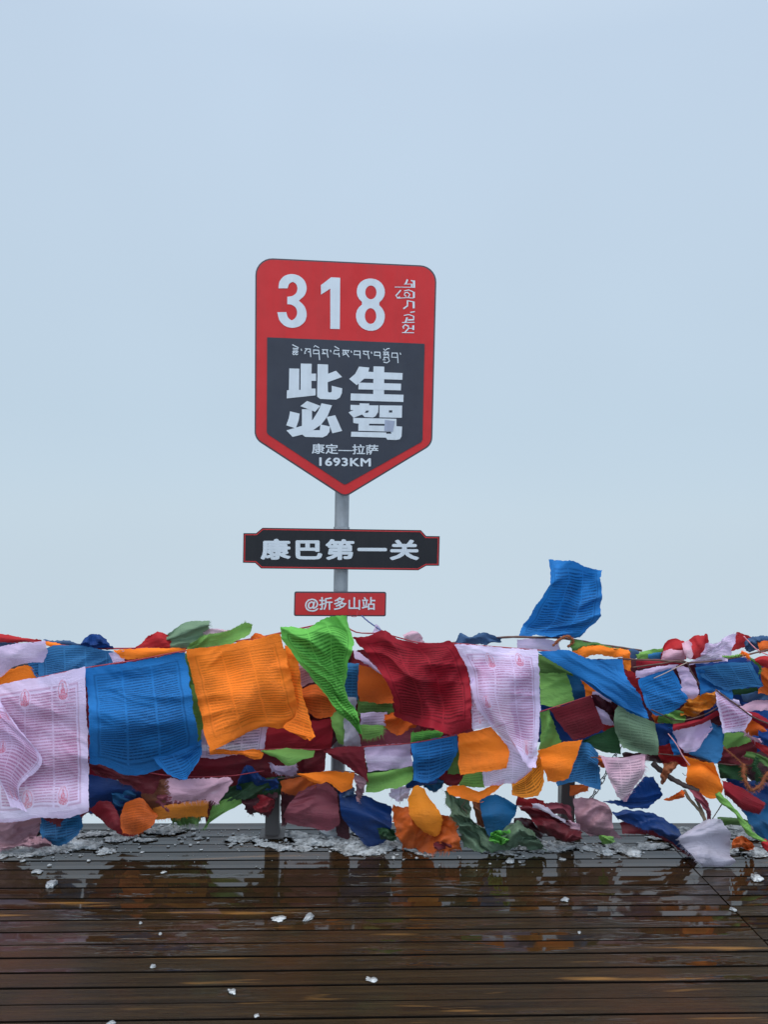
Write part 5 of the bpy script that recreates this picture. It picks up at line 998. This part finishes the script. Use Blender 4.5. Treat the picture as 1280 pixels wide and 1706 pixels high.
def build_slush():
    mb = MB(); rnd = random.Random(11)
    #  centre px, centre py, half width px, half height px, grains, mounds, mound radius (m)
    heaps = [(20, 1424, 60, 9, 150, 7, .05), (95, 1410, 90, 18, 420, 13, .055), (190, 1396, 65, 13, 260, 8, .05), (268, 1383, 40, 6, 160, 6, .05), (370, 1396, 90, 14, 150, 3, .02),
             (440, 1404, 40, 10, 120, 5, .03), (515, 1403, 50, 12, 330, 11, .05), (600, 1416, 60, 9, 220, 7, .045), (690, 1425, 60, 6, 70, 2, .03), (860, 1412, 60, 10, 160, 6, .04), (930, 1412, 60, 9, 160, 5, .04),
             (1010, 1412, 60, 9, 140, 4, .04), (1090, 1412, 60, 9, 90, 3, .04), (1130, 1386, 28, 9, 90, 4, .045), (1245, 1410, 60, 20, 160, 7, .05), (1245, 1388, 40, 8, 80, 4, .05),
             (300, 1428, 260, 20, 110, 0, 0), (1000, 1440, 260, 22, 90, 0, 0), (260, 1392, 250, 16, 160, 0, 0)]
    for hi, (cx, cy, hw, hh, n, nm, mr) in enumerate(heaps):
        for i in range(int(n*.36)):
            x = cx+rnd.gauss(0, .6)*hw; y = max(1381+rnd.random()*5, cy+rnd.gauss(0, .6)*hh)
            p = gnd(x, y); r = .0018+.007*rnd.random()**4; p.z = r*.3
            mb.add(lump(p, r, rnd.uniform(.4, .9), I0 if r < .005 else I1, .5, hi*100+i, rnd.uniform(.8, 1.7)))
        for k in range(nm):
            x = cx+rnd.gauss(0, .5)*hw; y = max(1384, cy+rnd.gauss(0, .5)*hh); p = gnd(x, y); r = mr*rnd.uniform(.45, 1.15)
            fl = rnd.uniform(.10, .36); s_ = Vector((hi*3.1+k, k*1.7, 0)); q = rnd.uniform(-.5, .5); ca, sa = math.cos(q), math.sin(q); st = rnd.uniform(1.1, 2.2)
            vs = []
            for d in I4[0]:
                b = 1+.55*noise.noise(d*1.3+s_); e = .30*noise.noise(d*2.6+s_)+.07*abs(noise.noise(d*6.0+s_))*2-.04+.025*noise.noise(d*15+s_)
                e2 = 1+(.4*noise.noise(d*5.2+s_)+.2*noise.noise(d*12+s_))
                X, Y_ = d.x*b*e2*st*r, d.y*b*e2*r*.8; Z = (max(0, d.z)*fl*b+(e*.75 if d.z > .05 else 0))*r
                vs.append(Vector((p.x+X*ca-Y_*sa, p.y+X*sa+Y_*ca, max(.0015, Z))))
            mb.add((vs, I4[1]))
    o = mb.build("slush", m_slush, base=Vector((0, 0, 0)), smooth=True); tag(o, "grey melting slush along the deck edge under the flags", "slush", kind="stuff")
build_slush()
LUMPS = [(85, 1475, 8.5, .8, 1.25, "white snow lump alone on the planks at left, largest of the loose ones"), (515, 1528, 8, .55, 1.7, "flat angular snow shard in the middle of the deck"),
         (465, 1529, 9.5, .35, 1.2, "grey translucent ice lump left of the flat snow shard"), (234, 1538, 3, .8, 1.0, "tiny white snow crumb on the left deck, farther of two near each other"),
         (267, 1556, 3.2, .7, 1.0, "tiny white snow crumb on the left deck, nearer of two near each other"), (255, 1610, 4.8, .6, 1.2, "small oval white snow lump on the lower left planks"),
         (185, 1704, 5.5, .6, 1.3, "snow lump cut by the bottom picture edge at left"), (620, 1631, 8, .35, 1.5, "glassy slush splat near the lower middle of the deck"), (386, 1651, 6.5, .35, 1.5, "small slush splat on the lower left planks"),
         (427, 1692, 4.5, .5, 1.2, "small grey slush bit at the bottom left of the middle"), (942, 1499, 6.5, .6, 1.1, "small white snow lump on the wet planks right of the middle"), (1008, 1419, 12, .65, 1.25, "white rounded snow clod by the dusty pink bundle"),
         (947, 1397, 12, 1.1, 1.0, "upright white snow chunk leaning on the wet maroon heap"), (918, 1407, 9, .6, 1.4, "flat snow chunk left of the upright one"), (850, 1434, 7.5, .6, 1.4, "white snow crumbs cluster below the pale green heap"),
         (937, 1431, 4.5, .5, 1.3, "small flat snow bit below the upright snow chunk"), (1050, 1418, 14, .45, 1.4, "wide grey snow slab right of the rounded clod"), (1222, 1515, 5.5, .5, 1.3, "pale yellowish snow bit beside the plank seam at right"),
         (1260, 1462, 10, .6, 1.2, "clumped grey snow near the right picture edge"), (62, 1452, 6, .5, 1.5, "flat small snow bit left above the largest loose lump"), (876, 1399, 11, .6, 1.6, "grey icy lump at the left end of the wet maroon heap"),
         (1146, 1388, 13, .8, 1.4, "dirty snow pile behind the white scarf"), (966, 1553, 3.5, .5, 1.2, "small snow crumb on the right middle planks"), (272, 1453, 4, .5, 1.4, "small snow bit on the plank below the left slush")]
for i, (px, py, r, fl, stt, lab) in enumerate(LUMPS):
    r *= .70; p = gnd(px, py+r*.3); rr = r*(p-EYEV).length/FPX; p.z = rr*fl*.35
    ice = 'grey' in lab or 'glassy' in lab or 'slush' in lab
    vs, fs = lump(p, rr, fl, I3, .5, 40+i, stt)
    o = mesh_obj("snow_lump", vs, fs, m_slush if ice else m_snow, smooth=True); tag(o, lab, "snow lump", "snow lumps on the deck")
